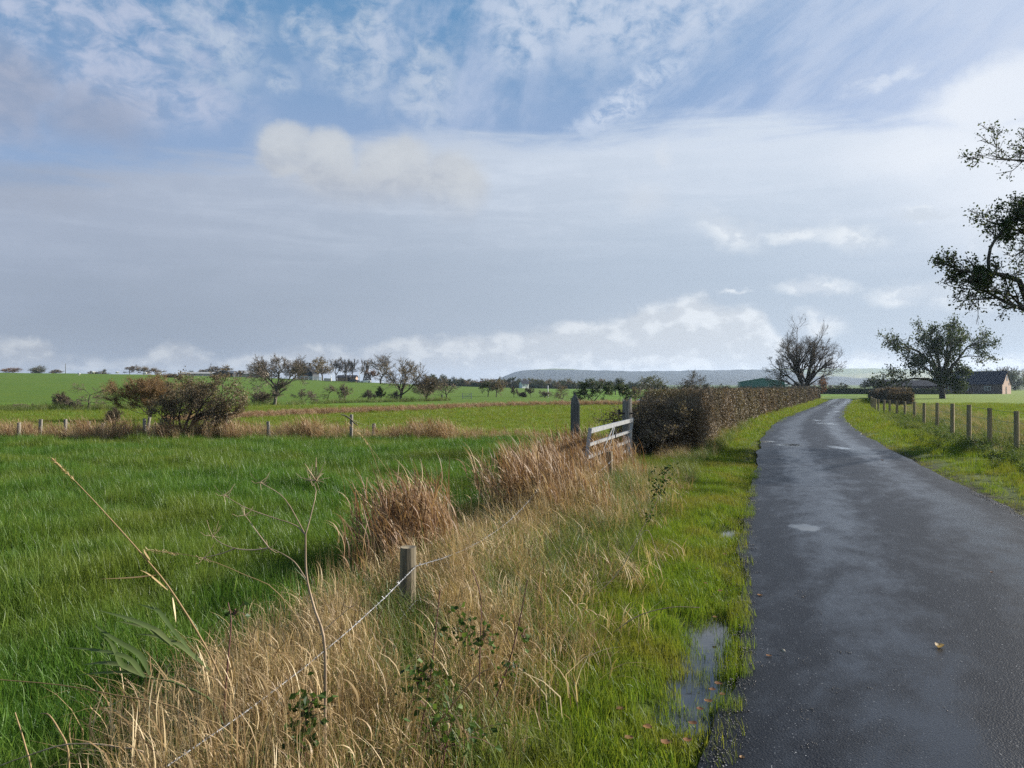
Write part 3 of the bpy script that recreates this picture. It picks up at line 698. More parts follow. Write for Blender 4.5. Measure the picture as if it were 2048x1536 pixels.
def kr(x, y):
    o = off_road(x, y); return inview(x, y) & (x > road_r(y)) & (o < 3.4) & (o > np.abs(.12 * vnoise(x, y, 2.3)) + .02)
x3, y3 = spread(rs, 62000, 5, 52, 6.5, 105, kr, 1.5)
x, y = (np.concatenate(q) for q in ((x1, x2, x3), (y1, y2, y3)))
o = off_road(x, y); s = rs.uniform(.7, 1.25, len(x)) * np.clip(y / 14, 1, 3.2)
scatter('verge_grass', 'verge', x, y, s, rs, s * np.clip(.5 + o * .9, .5, 1.7) * (1 + .35 * pat(x, y)) * np.clip(14 / y, .5, 1), rot=1)
# coarse green grass on the bank, round the hedge foot and along the roadside posts
def kc(x, y):
    d = x - fence_x(y); return inview(x, y) & (d > -.25) & (d < 1.15 + .12 * vnoise(x, y, 1.) - .35 * smooth(9, 12, y)) & (off_road(x, y) > .55) & (rs.uniform(0, 1, len(x)) < np.exp(-((d - .55) / .42) ** 2))
x1, y1 = spread(rs, 4600, -1.8, 3.4, 1.8, 14.5, kc)
def kc2(x, y): return inview(x, y) & (np.abs(x - (road_l(y) - 1.25)) < .4)
x2, y2 = spread(rs, 5200, 1, 10, 12, 34, kc2)
def kc3(x, y): o = off_road(x, y); return inview(x, y) & (x > road_r(y)) & (o > 1.7 + .4 * vnoise(x, y, .9)) & (o < 4.4) & (pat(x, y) > -.5)
x3, y3 = spread(rs, 9000, 6, 30, 9, 55, kc3, 1.3)
y4 = rs.uniform(1.8, 12.5, 330); x4 = fence_x(y4) + rs.normal(.15, .35, 330)
x, y = (np.concatenate(q) for q in ((x1, x2, x3, x4), (y1, y2, y3, y4)))
s = rs.uniform(.65, 1.15, len(x)); scatter('coarse_grass', 'coarse', x, y, s * np.clip(y / 16, 1, 2), rs, s * np.where(y > 16, .65, .75))
# dry grass along the barbed wire: straw with russet tufts
def dry(n, y0, y1, c, wd, lo, hi, kind, seed, zs=1.0):
    r = np.random.RandomState(seed); y = r.uniform(y0, y1, n); x = fence_x(y) + c + r.normal(0, wd, n)
    k = (off_road(x, y) > .6) & (x > -.46 * y - .05); x, y = x[k], y[k]; return x, y, r.uniform(lo, hi, len(x)) * zs * np.where(((np.abs(x / y + .132) < .05) & (y > 3.4) & (y < 4.75)) | ((np.abs(x / y - .122) < .025) & (y > 8.6) & (y < 11.6)), .58, 1)
B1 = [dry(520, 1.6, 4.6, .1, .38, .4, .78, 'straw', 1), dry(170, 3.0, 4.7, .3, .26, .3, .48, 'straw', 41), dry(125, 4.5, 6.2, .0, .28, .45, .75, 'straw', 2), dry(60, 6.2, 7.6, .08, .25, .4, .65, 'straw', 22), dry(230, 7.6, 11.0, .15, .34, .5, .85, 'straw', 3), dry(90, 11, 13.2, .1, .4, .4, .7, 'straw', 4)]
x, y, s = (np.concatenate([b[i] for b in B1]) for i in range(3)); scatter('dry_grass', 'straw', x, y, s, rs)
r = np.random.RandomState(5)
tx = np.concatenate([r.normal(-.8, .2, 52), r.normal(.32, .3, 60), fence_x(r.uniform(9, 13.5, 50)) - .55 + r.normal(0, .3, 50), r.normal(1.35, .45, 80)])
ty = np.concatenate([r.normal(6.5, .36, 52), r.normal(8.8, .5, 60), r.uniform(10, 13.5, 50), r.normal(13.6, 1.1, 80)])
k = off_road(tx, ty) > .9; tx, ty = tx[k], ty[k]
scatter('russet_grass', 'russet', tx, ty, r.uniform(.65, .98, len(tx)), rs)
B2 = [dry(420, 1.6, 13, .0, .5, .8, 1.2, 'litter', 8)]
scatter('fallen_grass', 'litter', *B2[0][:2], B2[0][2], rs, rot=1)
# overgrown strip along the old field fence
n = 1500; x = r.uniform(-19, 1.0, n); y = 22 + r.normal(0, .4, n) + .25 * np.sin(x * .8)
hgt = .5 + .1 * smooth(-7, -9, x) + .16 * np.exp(-((x + 2.1) / .9) ** 2) + .18 * np.exp(-((x + 6.0) / 1.0) ** 2) + .15 * np.exp(-((x + 7.8) / .7) ** 2) - .22 * smooth(-1.2, 1.0, x) + .06 * np.sin(x * 2.1)
q = r.rand(n) < .68
scatter('dry_strip_grass', 'straw', x[q], y[q], hgt[q] * r.uniform(.85, 1.25, q.sum()) * 1.15, rs, tilt=.25)
scatter('russet_strip_grass', 'russet', x[~q], y[~q], hgt[~q] * r.uniform(.8, 1.2, (~q).sum()) * 1.1, rs, tilt=.25)
# reedy ditch winding across the meadow
px = r.uniform(330, 1300, 2600); Yd = np.interp(px, [300, 450, 560, 700, 850, 1000, 1150, 1300], [36, 39.8, 44, 49, 56, 66, 73, 77]) + r.normal(0, .65, 2600)
scatter('ditch_reeds', 'russet', (px - 1024) / F * Yd, Yd, r.uniform(.5, .9, 2600) * np.interp(px, [330, 700, 1300], [.6, .8, 1.0]) * 1.3, rs, r.uniform(.3, .62, 2600) * np.interp(px, [330, 1300], [.6, 1.1]), tilt=.2)
# rough growth under the row of thorn trees and at the hedge foot
px = r.uniform(-60, 900, 900); Yd = np.interp(px, [-60, 220, 420, 560, 700, 900], [52, 56, 64, 72, 88, 100]) + r.normal(0, .8, 900)
scatter('rough_growth', 'coarse', (px - 1024) / F * Yd, Yd, r.uniform(1.2, 2.6, 900), rs, r.uniform(.6, 1.6, 900))
yy = r.uniform(15.2, 30, 500); scatter('hedge_foot_grass', 'straw', road_l(yy) - 1.55 + r.normal(0, .25, 500), yy, r.uniform(.3, .6, 500), rs)
# tall bleached grass and weeds behind and among the roadside posts
yy = r.uniform(17, 62, 1500); xx = road_r(yy) + np.interp(yy, [17, 30, 60], [3.2, 4.2, 5.0]) + r.normal(.6, 1.0, 1500)
k = r.rand(1500) < .5; scatter('bleached_grass', 'straw', xx[k], yy[k], (r.uniform(.35, .75, 1500) * np.clip(yy / 24, 1, 1.6))[k], rs, r.uniform(.3, .6, 1500)[k])
yy = r.uniform(17, 62, 1500); xx = road_r(yy) + np.interp(yy, [17, 30, 60], [3.2, 4.2, 5.0]) + r.normal(.6, 1.0, 1500)
scatter('rank_grass', 'coarse', xx, yy, r.uniform(.6, 1.1, 1500) * np.clip(yy / 24, 1, 1.6), rs, r.uniform(.5, .9, 1500))
yy = r.uniform(9, 46, 520); xx = road_r(yy) + np.interp(yy, [9, 20, 46], [2.3, 2.4, 3.1]) + r.normal(0, .5, 520)
scatter('weeds', 'weed', xx, yy, r.uniform(.6, 1.1, 520) * np.clip(yy / 24, 1, 1.5), rs, r.uniform(.3, .7, 520), rot=1)
# loose chippings along the broken edges of the road
def mk_grit(mb, r):
    for k in range(14):
        q = disc(r, 1, .07)[0]; sz = r.uniform(.002, .006); V = r.normal(size=(6, 3)); V = np.array([[1, 0, 0], [-1, 0, 0], [0, 1, 0], [0, -1, 0], [0, 0, .7], [0, 0, -.7]]) * (1 + r.normal(0, .2, (6, 1))) * sz + q + [0, 0, .012]
        mb.add(V, [[0, 2, 4], [2, 1, 4], [1, 3, 4], [3, 0, 4], [2, 0, 5], [1, 2, 5], [3, 1, 5], [0, 3, 5]])
CL['grit'] = clump_set('grit', 4, mk_grit, M['chippings'])
yy = np.concatenate([rs.uniform(2.6, 12, 800), rs.uniform(6, 12, 400)]); sd_ = np.arange(1200) < 800
xx = np.where(sd_, road_l(yy) + rs.normal(-.02, .05, 1200), road_r(yy) + rs.normal(0, .06, 1200))
scatter('gravel', 'grit', xx, yy, rs.uniform(.7, 1.3, 1200), rs, dz=np.where((xx > road_l(yy)) & (xx < road_r(yy)), .035, .005), rot=1)

# tufts standing in the rainwater and along the road's broken lip
r = np.random.RandomState(77); yy = np.concatenate([r.uniform(3.8, 6.1, 46), r.uniform(3.9, 5.8, 44), r.uniform(2.7, 15, 130)])
oo = np.concatenate([r.uniform(-.01, .05, 46), r.uniform(.1, .42, 44), r.uniform(-.03, .06, 130)])
k = vnoise(yy * 3, oo * 4, 1.3) > -.35; yy, oo = yy[k], oo[k]
scatter('edge_grass', 'verge', road_l(yy) - oo, yy, r.uniform(.5, 1.0, len(yy)), r, r.uniform(.7, 1.5, len(yy)), rot=1)

# grains and crumbs of mud strewn over the tarmac
yy = 2.6 + 15 * r.uniform(0, 1, 150) ** 1.4; xx = road_l(yy) + (road_r(yy) - road_l(yy)) * np.where(r.rand(150) < .6, r.beta(.7, 3, 150), r.rand(150))
scatter('road_grit', 'grit', xx, yy, r.uniform(.5, 1.1, 150), r, dz=.052, rot=1)
# ------------------------------------------------------------------ trees
def resample(pl, n):
    pl = np.asarray(pl, float); d = np.concatenate([[0], np.cumsum(np.linalg.norm(np.diff(pl, axis=0), axis=1))]); q = np.linspace(0, d[-1], n)
    return np.stack([np.interp(q, d, pl[:, i]) for i in range(3)], 1)
def grow(rs, P0, R0, levels, n=6):
    """limbs first, then every further order of branches; returns (points, radii) per order"""
    out = [(P0, R0)]; Pp, Rp = P0, R0
    for (nc, tmin, ang, ratio, up, wig, out_b) in levels:
        m, k, _ = Pp.shape
        L = np.linalg.norm(np.diff(Pp, axis=1), axis=2).sum(1)
        t = rs.uniform(tmin, 1, (m, nc)); t[:, 0] = 1.0
        f = t * (k - 1); i = np.minimum(f.astype(int), k - 2); w_ = (f - i)[..., None]
        a = np.arange(m)[:, None]
        st = Pp[a, i] * (1 - w_) + Pp[a, i + 1] * w_
        D = Pp[a, i + 1] - Pp[a, i]; D /= np.linalg.norm(D, axis=2, keepdims=True) + 1e-9
        r = (Rp[a, i] * (1 - w_[..., 0]) + Rp[a, i + 1] * w_[..., 0])
        q = rs.normal(size=(m, nc, 3)); q -= (q * D).sum(2, keepdims=True) * D; q /= np.linalg.norm(q, axis=2, keepdims=True) + 1e-9
        th = rs.normal(ang, .22, (m, nc)); th[:, 0] *= .4
        D = D * np.cos(th)[..., None] + q * np.sin(th)[..., None]
        ln = L[:, None] * ratio * rs.uniform(.65, 1.25, (m, nc)) * (1.25 - .5 * t)
        st, D, ln, r = st.reshape(-1, 3), D.reshape(-1, 3), ln.ravel(), r.ravel() * .62
        M_ = len(st); Q = np.zeros((M_, n, 3)); Q[:, 0] = st; d = D
        for j in range(1, n):
            d = d + rs.normal(0, wig, (M_, 3)); d[:, 2] += up; d += out_b * np.stack([st[:, 0], st[:, 1], 0 * st[:, 2]], 1) / (np.abs(st).max() + 1e-6)
            d /= np.linalg.norm(d, axis=1, keepdims=True); Q[:, j] = Q[:, j - 1] + d * (ln / (n - 1))[:, None]
        Rr = r[:, None] * np.linspace(1, .45, n)[None]
        out.append((Q, Rr)); Pp, Rp = Q, Rr
    return out

#        crown material, twig material, levels [(children, tmin, angle, length ratio, upward pull, wiggle, outward)], leaves per tip, leaf size (of height), spread
STY = {
 'bare':   ('brown_leaf', 'twig', [(7, .35, .75, .85, .06, .1, .02), (6, .2, .7, .66, .05, .12, .02), (6, .15, .65, .6, .03, .14, 0), (6, .1, .6, .62, .02, .16, 0)], 0, 0, 0),
 'twiggy': ('brown_leaf', 'pale_twig', [(7, .3, .85, .85, .08, .1, .03), (6, .15, .75, .68, .08, .12, .03), (6, .15, .65, .62, .06, .12, .02), (6, .1, .5, .62, .06, .12, .02)], .25, .022, .02),
 'willow': ('willow_leaf', 'willow_twig', [(7, .2, .85, .9, .1, .1, .03), (6, .25, .6, .62, .12, .1, .03), (6, .2, .5, .62, .1, .1, .02), (5, .2, .45, .6, .1, .1, .02)], .6, .03, .025),
 'thorn':  ('thorn_leaf', 'twig', [(5, .35, .8, .62, .02, .2, .02), (5, .25, .8, .62, .02, .2, .02), (5, .2, .8, .6, 0, .2, 0), (4, .2, .8, .6, 0, .2, 0)], 1.0, .03, .03),
 'green':  ('green_leaf', 'twig', [(8, .1, .9, .8, .03, .12, .03), (7, .2, .85, .62, .03, .14, .02), (5, .25, .8, .6, 0, .16, 0)], 9, .05, .04),
 'olive':  ('olive_leaf', 'pale_twig', [(8, .1, .85, .8, .08, .12, .03), (7, .2, .75, .62, .06, .14, .02), (5, .25, .7, .6, .04, .16, 0)], 6, .045, .04),
 'brown':  ('brown_leaf', 'twig', [(8, .1, .85, .8, .05, .12, .03), (7, .2, .8, .62, .04, .14, .02), (5, .25, .7, .6, .02, .16, 0)], 6, .045, .04),
 'rust':   ('rust_leaf', 'twig', [(8, .1, .9, .8, .03, .12, .03), (7, .2, .85, .62, .03, .14, .02), (5, .25, .8, .6, 0, .16, 0)], 8, .05, .04),
 'alder':  ('alder_leaf', 'twig', [(6, .3, .8, .6, .02, .14, .03), (6, .3, .8, .58, .01, .16, .02), (5, .3, .8, .6, .02, .18, 0)], 4, .03, .03),
}
seedn = [0]
def make_tree(name, label, x, y, H_, W_, style, group=None, bole=.28, cx=0.0, stems=1, limbs=None, rscale=1.0, rmin=.0, leafk=1.0, lsize=1.0, cat='tree', seed=None, base_z=None, levels=None, fit=True, lspread=None, depth_k=1.0, trunk_mat='bark'):
    seedn[0] += 1; r = np.random.RandomState(seed if seed is not None else 500 + seedn[0])
    lm, tm, lv, lp, ls, sp = STY[style]; lv = levels or lv; sp = sp if lspread is None else lspread
    if limbs is not None:
        P0 = np.stack([resample(l, 8) for l, _ in limbs]); R0 = np.stack([np.linspace(a, b, 8) for _, (a, b) in limbs])
    else:
        q = []
        for k in range(stems):
            a = r.uniform(0, 2 * PI); o_ = .12 * H_ * (stems > 1)
            top = np.array([cx * .5 + math.cos(a) * W_ * .18 * (stems > 1), math.sin(a) * W_ * .18 * (stems > 1), H_ * (bole + .34)])
            q.append(resample([[math.cos(a) * o_ * .3, math.sin(a) * o_ * .3, -.1], [r.normal(0, .02) * H_, r.normal(0, .02) * H_, H_ * bole * .5], top], 8))
        P0 = np.stack(q); R0 = np.linspace(.034 * H_, .014 * H_, 8)[None].repeat(stems, 0) / math.sqrt(stems) * rscale
    lv = [(a, max(b, bole / (bole + .34) * .85) if i == 0 and limbs is None else b, *c_) for i, (a, b, *c_) in enumerate(lv)]
    G = grow(r, P0, R0, lv)
    if fit:                                            # bring the crown to its true height and width
        A_ = np.concatenate([g[0].reshape(-1, 3) for g in G[1:]]); zt = np.percentile(A_[:, 2], 99.3)
        x0, x1 = np.percentile(A_[:, 0], 1.2), np.percentile(A_[:, 0], 98.8)
        kx = W_ / (x1 - x0); kz = H_ / zt; xc = (x0 + x1) / 2; z1 = H_ * .62
        for g in G:
            q = g[0]; h_ = np.clip(q[..., 2] / zt, 0, 1.1)
            q[..., 0] = (q[..., 0] - xc * smooth(.05, .6, h_)) * (1 + (kx - 1) * smooth(.02, .3, h_)) + cx * smooth(.05, .75, h_)
            q[..., 1] = q[..., 1] * (1 + (kx * depth_k - 1) * smooth(.02, .3, h_)); q[..., 2] *= kz
    tips = np.concatenate([g[0][:, 1:].reshape(-1, 3) for g in G[-2:]])
    z0 = float(ground_z(x, y)) if base_z is None else base_z
    e = empty(name, (x, y, z0 - .03), label, cat, group)
    tb = MB()
    for i, (Q, R) in enumerate(G[:3]): tb.tubes(Q, np.maximum(R, rmin), 7 if i == 0 else 4)
    tb.build('trunk', M[trunk_mat], e, True)
    cb = MB()
    for Q, R in G[3:]: cb.tubes(Q[:, ::2] if len(Q) > 1500 else Q, np.maximum(R[:, ::2] if len(Q) > 1500 else R, rmin * .75), 3)
    if lp:
        nl = int(len(tips) / 10 * lp * leafk); c_ = tips[r.randint(0, len(tips), nl)] + r.normal(0, sp * H_, (nl, 3))
        cb.leaves(c_, ls * H_ * lsize * r.uniform(.6, 1.3, nl), r, mi=1, asp=.75)
    if cb.f: cb.build('crown', [M[tm], M[lm]], e)
    return e
def T(name, label, px, Y, top, l, rr, style, group=None, **kw):
    """a tree measured on the horizon: axis, distance, top and spread"""
    x = (px - 1024) / F * Y; z0 = float(ground_z(x, Y)); H_ = H - (top - 768) / F * Y - z0; W_ = (rr - l) / F * Y
    kw.setdefault('rmin', Y / F * (.2 if style in ('bare', 'twiggy', 'willow', 'thorn') else .3))
    return make_tree(name, label, x, Y, H_, W_, style, group, cx=((l + rr) / 2 - px) / F * Y, **kw)

g1, g2, g3, g4 = 'trees along the skyline of the ridge', 'thorns and trees along the foot of the ridge field', 'trees round the farm on the ridge', 'distant trees below the far hill'
for a in [
 ('skyline_tree', 'rust-topped round tree at the left end of the ridge skyline', 21, 330, 736, 4, 38, 'rust', g1, dict(leafk=1.5)),
 ('skyline_tree', 'dark wind-swept tree on the ridge next to the rust-topped one', 74, 330, 732, 58, 93, 'green', g1, dict(leafk=1.5)),
 ('skyline_tree', 'low dark tree on the ridge just left of the tall thin pole', 112, 330, 739, 98, 125, 'brown', g1, dict(leafk=1.5)),
 ('skyline_tree', 'small dark bush on the ridge beside the bent flat-topped tree', 186, 330, 742, 177, 194, 'green', g1, dict()),
 ('skyline_tree', 'flat-topped tree on the ridge bent over by the wind', 205, 330, 739, 195, 216, 'green', g1, dict()),
 ('skyline_tree', 'bare grey tree on the skyline beside two rounded brown trees', 259, 320, 730, 243, 276, 'bare', g1, dict()),
 ('skyline_tree', 'larger of two rounded brown trees on the skyline above the willow', 287, 322, 734, 272, 303, 'brown', g1, dict(leafk=1.6)),
 ('skyline_tree', 'smaller of two rounded brown trees on the skyline above the willow', 312, 322, 737, 301, 324, 'brown', g1, dict(leafk=1.6)),
 ('bush', 'olive bush on the ridge field edge right of the two rounded brown trees', 345, 265, 747, 328, 362, 'olive', g1, dict(bole=.1, stems=3)),
 ('skyline_tree', 'dark tree behind the left end of the long pale shed', 379, 345, 742, 368, 391, 'green', g1, dict(leafk=1.4)),
 ('skyline_tree', 'thin grey tree behind the middle of the long pale shed', 408, 345, 738, 398, 420, 'twiggy', g1, dict()),
 ('skyline_tree', 'bare tree on the skyline behind the pole by the long pale shed', 428, 345, 732, 416, 440, 'bare', g1, dict()),
 ('skyline_tree', 'pinkish twiggy tree standing behind the low dark barn', 449, 320, 731, 437, 461, 'twiggy', g1, dict()),
 ('skyline_tree', 'little bare tree between the dark barn and the white shed', 482, 300, 741, 475, 489, 'bare', g1, dict()),
 ('farm_tree', 'brown leafy tree in front of the white shed, behind the big bare tree', 513, 285, 727, 497, 536, 'brown', g3, dict(leafk=1.3)),
 ('farm_tree', 'wide olive-brown tree behind the big bare tree', 590, 305, 736, 566, 618, 'olive', g3, dict(leafk=1.3, bole=.15)),
 ('farm_tree', 'thin bare tree on the skyline left of the house chimney', 603, 310, 722, 596, 611, 'bare', g3, dict()),
 ('farm_tree', 'tall autumn-brown tree with a dark lower half beside the farmhouse', 645, 290, 714, 621, 667, 'brown', g3, dict(leafk=2.0, bole=.12)),
 ('farm_tree', 'upright bare tree just right of the tall autumn-brown tree', 673, 300, 717, 660, 685, 'bare', g3, dict(bole=.25)),
 ('farm_tree', 'taller upright bare tree in the middle of the farm row', 690, 300, 716, 678, 702, 'bare', g3, dict(bole=.25)),
 ('farm_tree', 'bare tree with an ivy-dark lower trunk by the parked vehicles', 706, 298, 719, 696, 717, 'bare', g3, dict()),
 ('farm_tree', 'small bare tree left of the wide forked bare tree', 727, 298, 720, 718, 738, 'bare', g3, dict()),
 ('farm_tree', 'rust-leaved small tree under the wide forked bare tree', 742, 292, 739, 730, 757, 'rust', g3, dict(bole=.15)),
 ('farm_tree', 'wide forked bare tree at the right end of the farm row', 762, 285, 708, 728, 790, 'bare', g3, dict(bole=.2)),
 ('field_tree', 'big spreading bare tree with a forked pale trunk in the ridge field', 549, 71, 711, 505, 611, 'bare', g2, dict(trunk_mat='pale_bark', rmin=.011, levels=[(8, .25, .75, .55, .05, .12, .03), (7, .2, .7, .6, .04, .14, .02), (6, .15, .65, .6, .03, .16, 0), (4, .1, .6, .6, .02, .18, 0)], limbs=[([[0, 0, -.1], [.1, 0, .8], [.25, 0, 1.7]], (.16, .13)), ([[.25, 0, 1.65], [-.5, .2, 2.4], [-1.3, .3, 3.1]], (.1, .04)), ([[.25, 0, 1.65], [.35, -.2, 2.6], [.3, -.3, 3.6]], (.09, .04)), ([[.25, 0, 1.6], [1.2, .3, 2.2], [2., .3, 3.2]], (.1, .035)), ([[.2, 0, 1.5], [-.5, -.8, 2.3], [-.7, -1.2, 3.3]], (.08, .03)), ([[.25, 0, 1.6], [.9, 1., 2.5], [1.1, 1.4, 3.3]], (.08, .03))])),
 ('field_tree', 'round-headed yellow-brown twiggy tree on a short dark trunk', 802, 98, 719, 760, 848, 'twiggy', g2, dict(bole=.2, leafk=8, rscale=1.1, rmin=.018)),
 ('field_tree', 'brown twiggy tree crowding the right side of the round-headed tree', 852, 98, 751, 829, 880, 'twiggy', g2, dict(stems=4, bole=.12)),
 ('field_tree', 'grey-brown twiggy tree left of the small field gate', 893, 108, 752, 868, 917, 'twiggy', g2, dict(bole=.25)),
 ('thorn', 'leaning little thorn with a dark left side and pale trunk', 655, 90, 769, 641, 673, 'thorn', g2, dict(bole=.3, leafk=2, cx=0.)) ,
 ('thorn', 'brown thorn right of the leaning little one', 690, 91, 768, 676, 706, 'thorn', g2, dict(stems=3, bole=.2, leafk=1.5)),
 ('thorn', 'low grey-brown thorn bush left of the dark ivy-clad one', 736, 94, 779, 724, 751, 'thorn', g2, dict(stems=4, bole=.1)),
 ('thorn', 'dark ivy-clad bush in the row of thorns', 760, 95, 774, 748, 771, 'green', g2, dict(bole=.2, leafk=1.8)),
 ('thorn', 'low brown thorn bush between the ivy-clad one and the round-headed tree', 786, 96, 781, 774, 801, 'thorn', g2, dict(stems=4, bole=.1)),
 ('thorn', 'sprawling half-fallen thorn with reddish twigs right of the big bare tree', 606, 80, 778, 582, 634, 'thorn', g2, dict(stems=3, bole=.2)),
 ('thorn', 'wispy low bush left of the big bare tree trunk', 525, 72, 782, 505, 545, 'twiggy', g2, dict(stems=4, bole=.1)),
 ('thorn', 'wind-bent thorn tree in the left field with a reddish crown', 179, 55, 766, 151, 219, 'thorn', g2, dict(bole=.22, leafk=1.6)),
 ('thorn', 'grey twiggy bush left of the wind-bent thorn tree', 122, 55, 784, 104, 138, 'twiggy', g2, dict(stems=4, bole=.1)),
 ('thorn', 'dark low bush at the foot of the wind-bent thorn tree', 148, 55, 798, 134, 166, 'thorn', g2, dict(stems=4, bole=.1)),
 ('thorn', 'low brown scrub farthest left along the ridge field edge', 42, 55, 806, 22, 66, 'thorn', g2, dict(stems=4, bole=.1)),
 ('thorn', 'russet scrub with dry tall grass between the field posts and the willow', 226, 34, 815, 214, 242, 'twiggy', g2, dict(stems=5, bole=.1)),
 ('willow_bush', 'large rounded brown willow bush behind the hawthorn', 300, 37, 752, 229, 392, 'willow', g2, dict(stems=5, bole=.26, leafk=15.0, lsize=.7)),
 ('field_tree', 'left one of two small twin trees in the middle meadow', 976, 131, 760, 959, 993, 'green', g4, dict(leafk=.9)),
 ('field_tree', 'right one of two small twin trees in the middle meadow', 993, 131, 759, 980, 1012, 'brown', g4, dict(leafk=1.1)),
 ('field_tree', 'slim bare sapling between the twin trees and the white house', 1028, 130, 772, 1021, 1035, 'twiggy', g4, dict(bole=.35)),
 ('bush', 'low bare bush in the meadow below the white house', 1044, 130, 784, 1036, 1053, 'twiggy', g4, dict(stems=4, bole=.1)),
 ('field_tree', 'leaning bare sapling in the meadow right of the white house', 1062, 130, 774, 1050, 1068, 'twiggy', g4, dict(bole=.4)),
 ('bush', 'dark scrub at the foot of the slim white pole', 1089, 128, 781, 1078, 1099, 'thorn', g4, dict(stems=4, bole=.1)),
 ('field_tree', 'sparse little tree with low branches beside the reedy ditch', 1121, 74, 771, 1097, 1137, 'thorn', g4, dict(bole=.3, leafk=4)),
 ('alder_tree', 'broad dark alder on two trunks seen between the gateposts', 1186, 85, 760, 1149, 1225, 'alder', g4, dict(stems=2, bole=.24, leafk=5.0, lsize=1.7, lspread=.045)),
 ('field_tree', 'dark bushy tree seen just behind the split gatepost', 1252, 90, 769, 1233, 1272, 'alder', g4, dict(stems=2, bole=.22, leafk=4.0, lsize=1.7, lspread=.045)),
 ('field_tree', 'thin dark tree between the split gatepost and the pale willow', 1271, 92, 774, 1260, 1285, 'brown', g4, dict()),
 ('field_tree', 'tall green tree against the hill right of the broad alder', 1231, 175, 756, 1214, 1247, 'green', g4, dict(leafk=1.2)),
 ('willow_tree', 'pale yellow-olive willow behind the near end of the hedge', 1302, 150, 752, 1276, 1327, 'olive', g4, dict(bole=.2, leafk=1.5)),
 ('field_tree', 'dark green rounded bush above the hedge right of the pale willow', 1337, 150, 771, 1321, 1353, 'green', g4, dict(bole=.15, leafk=1.5)),
 ('field_tree', 'bare tree with a fan of grey branches above the hedge', 1381, 120, 741, 1355, 1409, 'bare', g4, dict(bole=.3)),
 ('bush', 'olive bush at the foot of the fan-shaped bare tree', 1374, 121, 769, 1352, 1402, 'olive', g4, dict(bole=.15, stems=3)),
 ('bush', 'small dark bush peeping over the hedge next to the fan-shaped bare tree', 1411, 190, 767, 1401, 1424, 'green', g4, dict(bole=.15)),
 ('bush', 'small dark bush peeping over the hedge left of the green barn', 1450, 190, 768, 1436, 1463, 'green', g4, dict(bole=.15)),
 ('field_tree', 'small russet tree behind the trunk of the tall roadside tree', 1638, 150, 752, 1622, 1656, 'rust', g4, dict(leafk=.6)),
 ('field_tree', 'grey bush over the hedge between the green barn and the roadside tree', 1598, 170, 763, 1584, 1616, 'twiggy', g4, dict(stems=3, bole=.1)),
 ('field_tree', 'lone dark round tree beyond the bend in the road', 1684, 260, 766, 1671, 1698, 'green', g4, dict(leafk=1.5)),
 ('field_tree', 'low tree left of the lone dark round one beyond the bend', 1664, 270, 770, 1650, 1676, 'brown', g4, dict(leafk=1.5, bole=.1)),
 ('field_tree', 'smaller of two dark trees standing over the right-hand hedge', 1730, 270, 760, 1720, 1742, 'green', g4, dict()),
 ('field_tree', 'larger of two dark trees standing over the right-hand hedge', 1747, 270, 754, 1735, 1762, 'green', g4, dict(leafk=1.4)),
 ('house_tree', 'dark green tree behind the left end of the slate roof', 1915, 330, 744, 1902, 1930, 'green', g4, dict()),
 ('house_tree', 'slim tall tree behind the slate roof near the alder', 1931, 335, 738, 1924, 1940, 'green', g4, dict()),
 ('house_tree', 'grey bare tree over the middle of the slate roof', 1954, 330, 741, 1940, 1968, 'bare', g4, dict()),
 ('house_tree', 'rounded green tree over the slate roof', 1976, 325, 742, 1958, 1994, 'green', g4, dict(leafk=1.3)),
 ('house_tree', 'high bare tree behind the pink gable, left of two', 1998, 330, 734, 1982, 2012, 'twiggy', g4, dict()),
 ('house_tree', 'high bare tree behind the pink gable, right of two', 2018, 332, 733, 2004, 2034, 'twiggy', g4, dict()),
 ('house_tree', 'dark green tree right of the pink gable', 2030, 325, 748, 2014, 2048, 'green', g4, dict(leafk=1.3)),
 ('house_tree', 'grey-green tree at the right end of the wood behind the house', 2052, 330, 742, 2034, 2072, 'brown', g4, dict()),
 ('garden_bush', 'dark clipped garden bush in front of the brick wall', 1918, 212, 781, 1902, 1932, 'green', g4, dict(bole=.05, stems=4, leafk=2)),
 ('garden_bush', 'pale small shrub beside the cottage door', 1938, 211, 783, 1931, 1945, 'olive', g4, dict(bole=.05, stems=3)),
]:
    kw = dict(a[9]); kw.pop('cx', None)
    if a[1 - 1] in ('skyline_tree', 'house_tree') and a[7 - 0] in ('green', 'brown', 'rust'): kw.setdefault('bole', .06); kw.setdefault('lspread', .13); kw['leafk'] = kw.get('leafk', 1) * 1.5
    T(*a[:9], **kw)
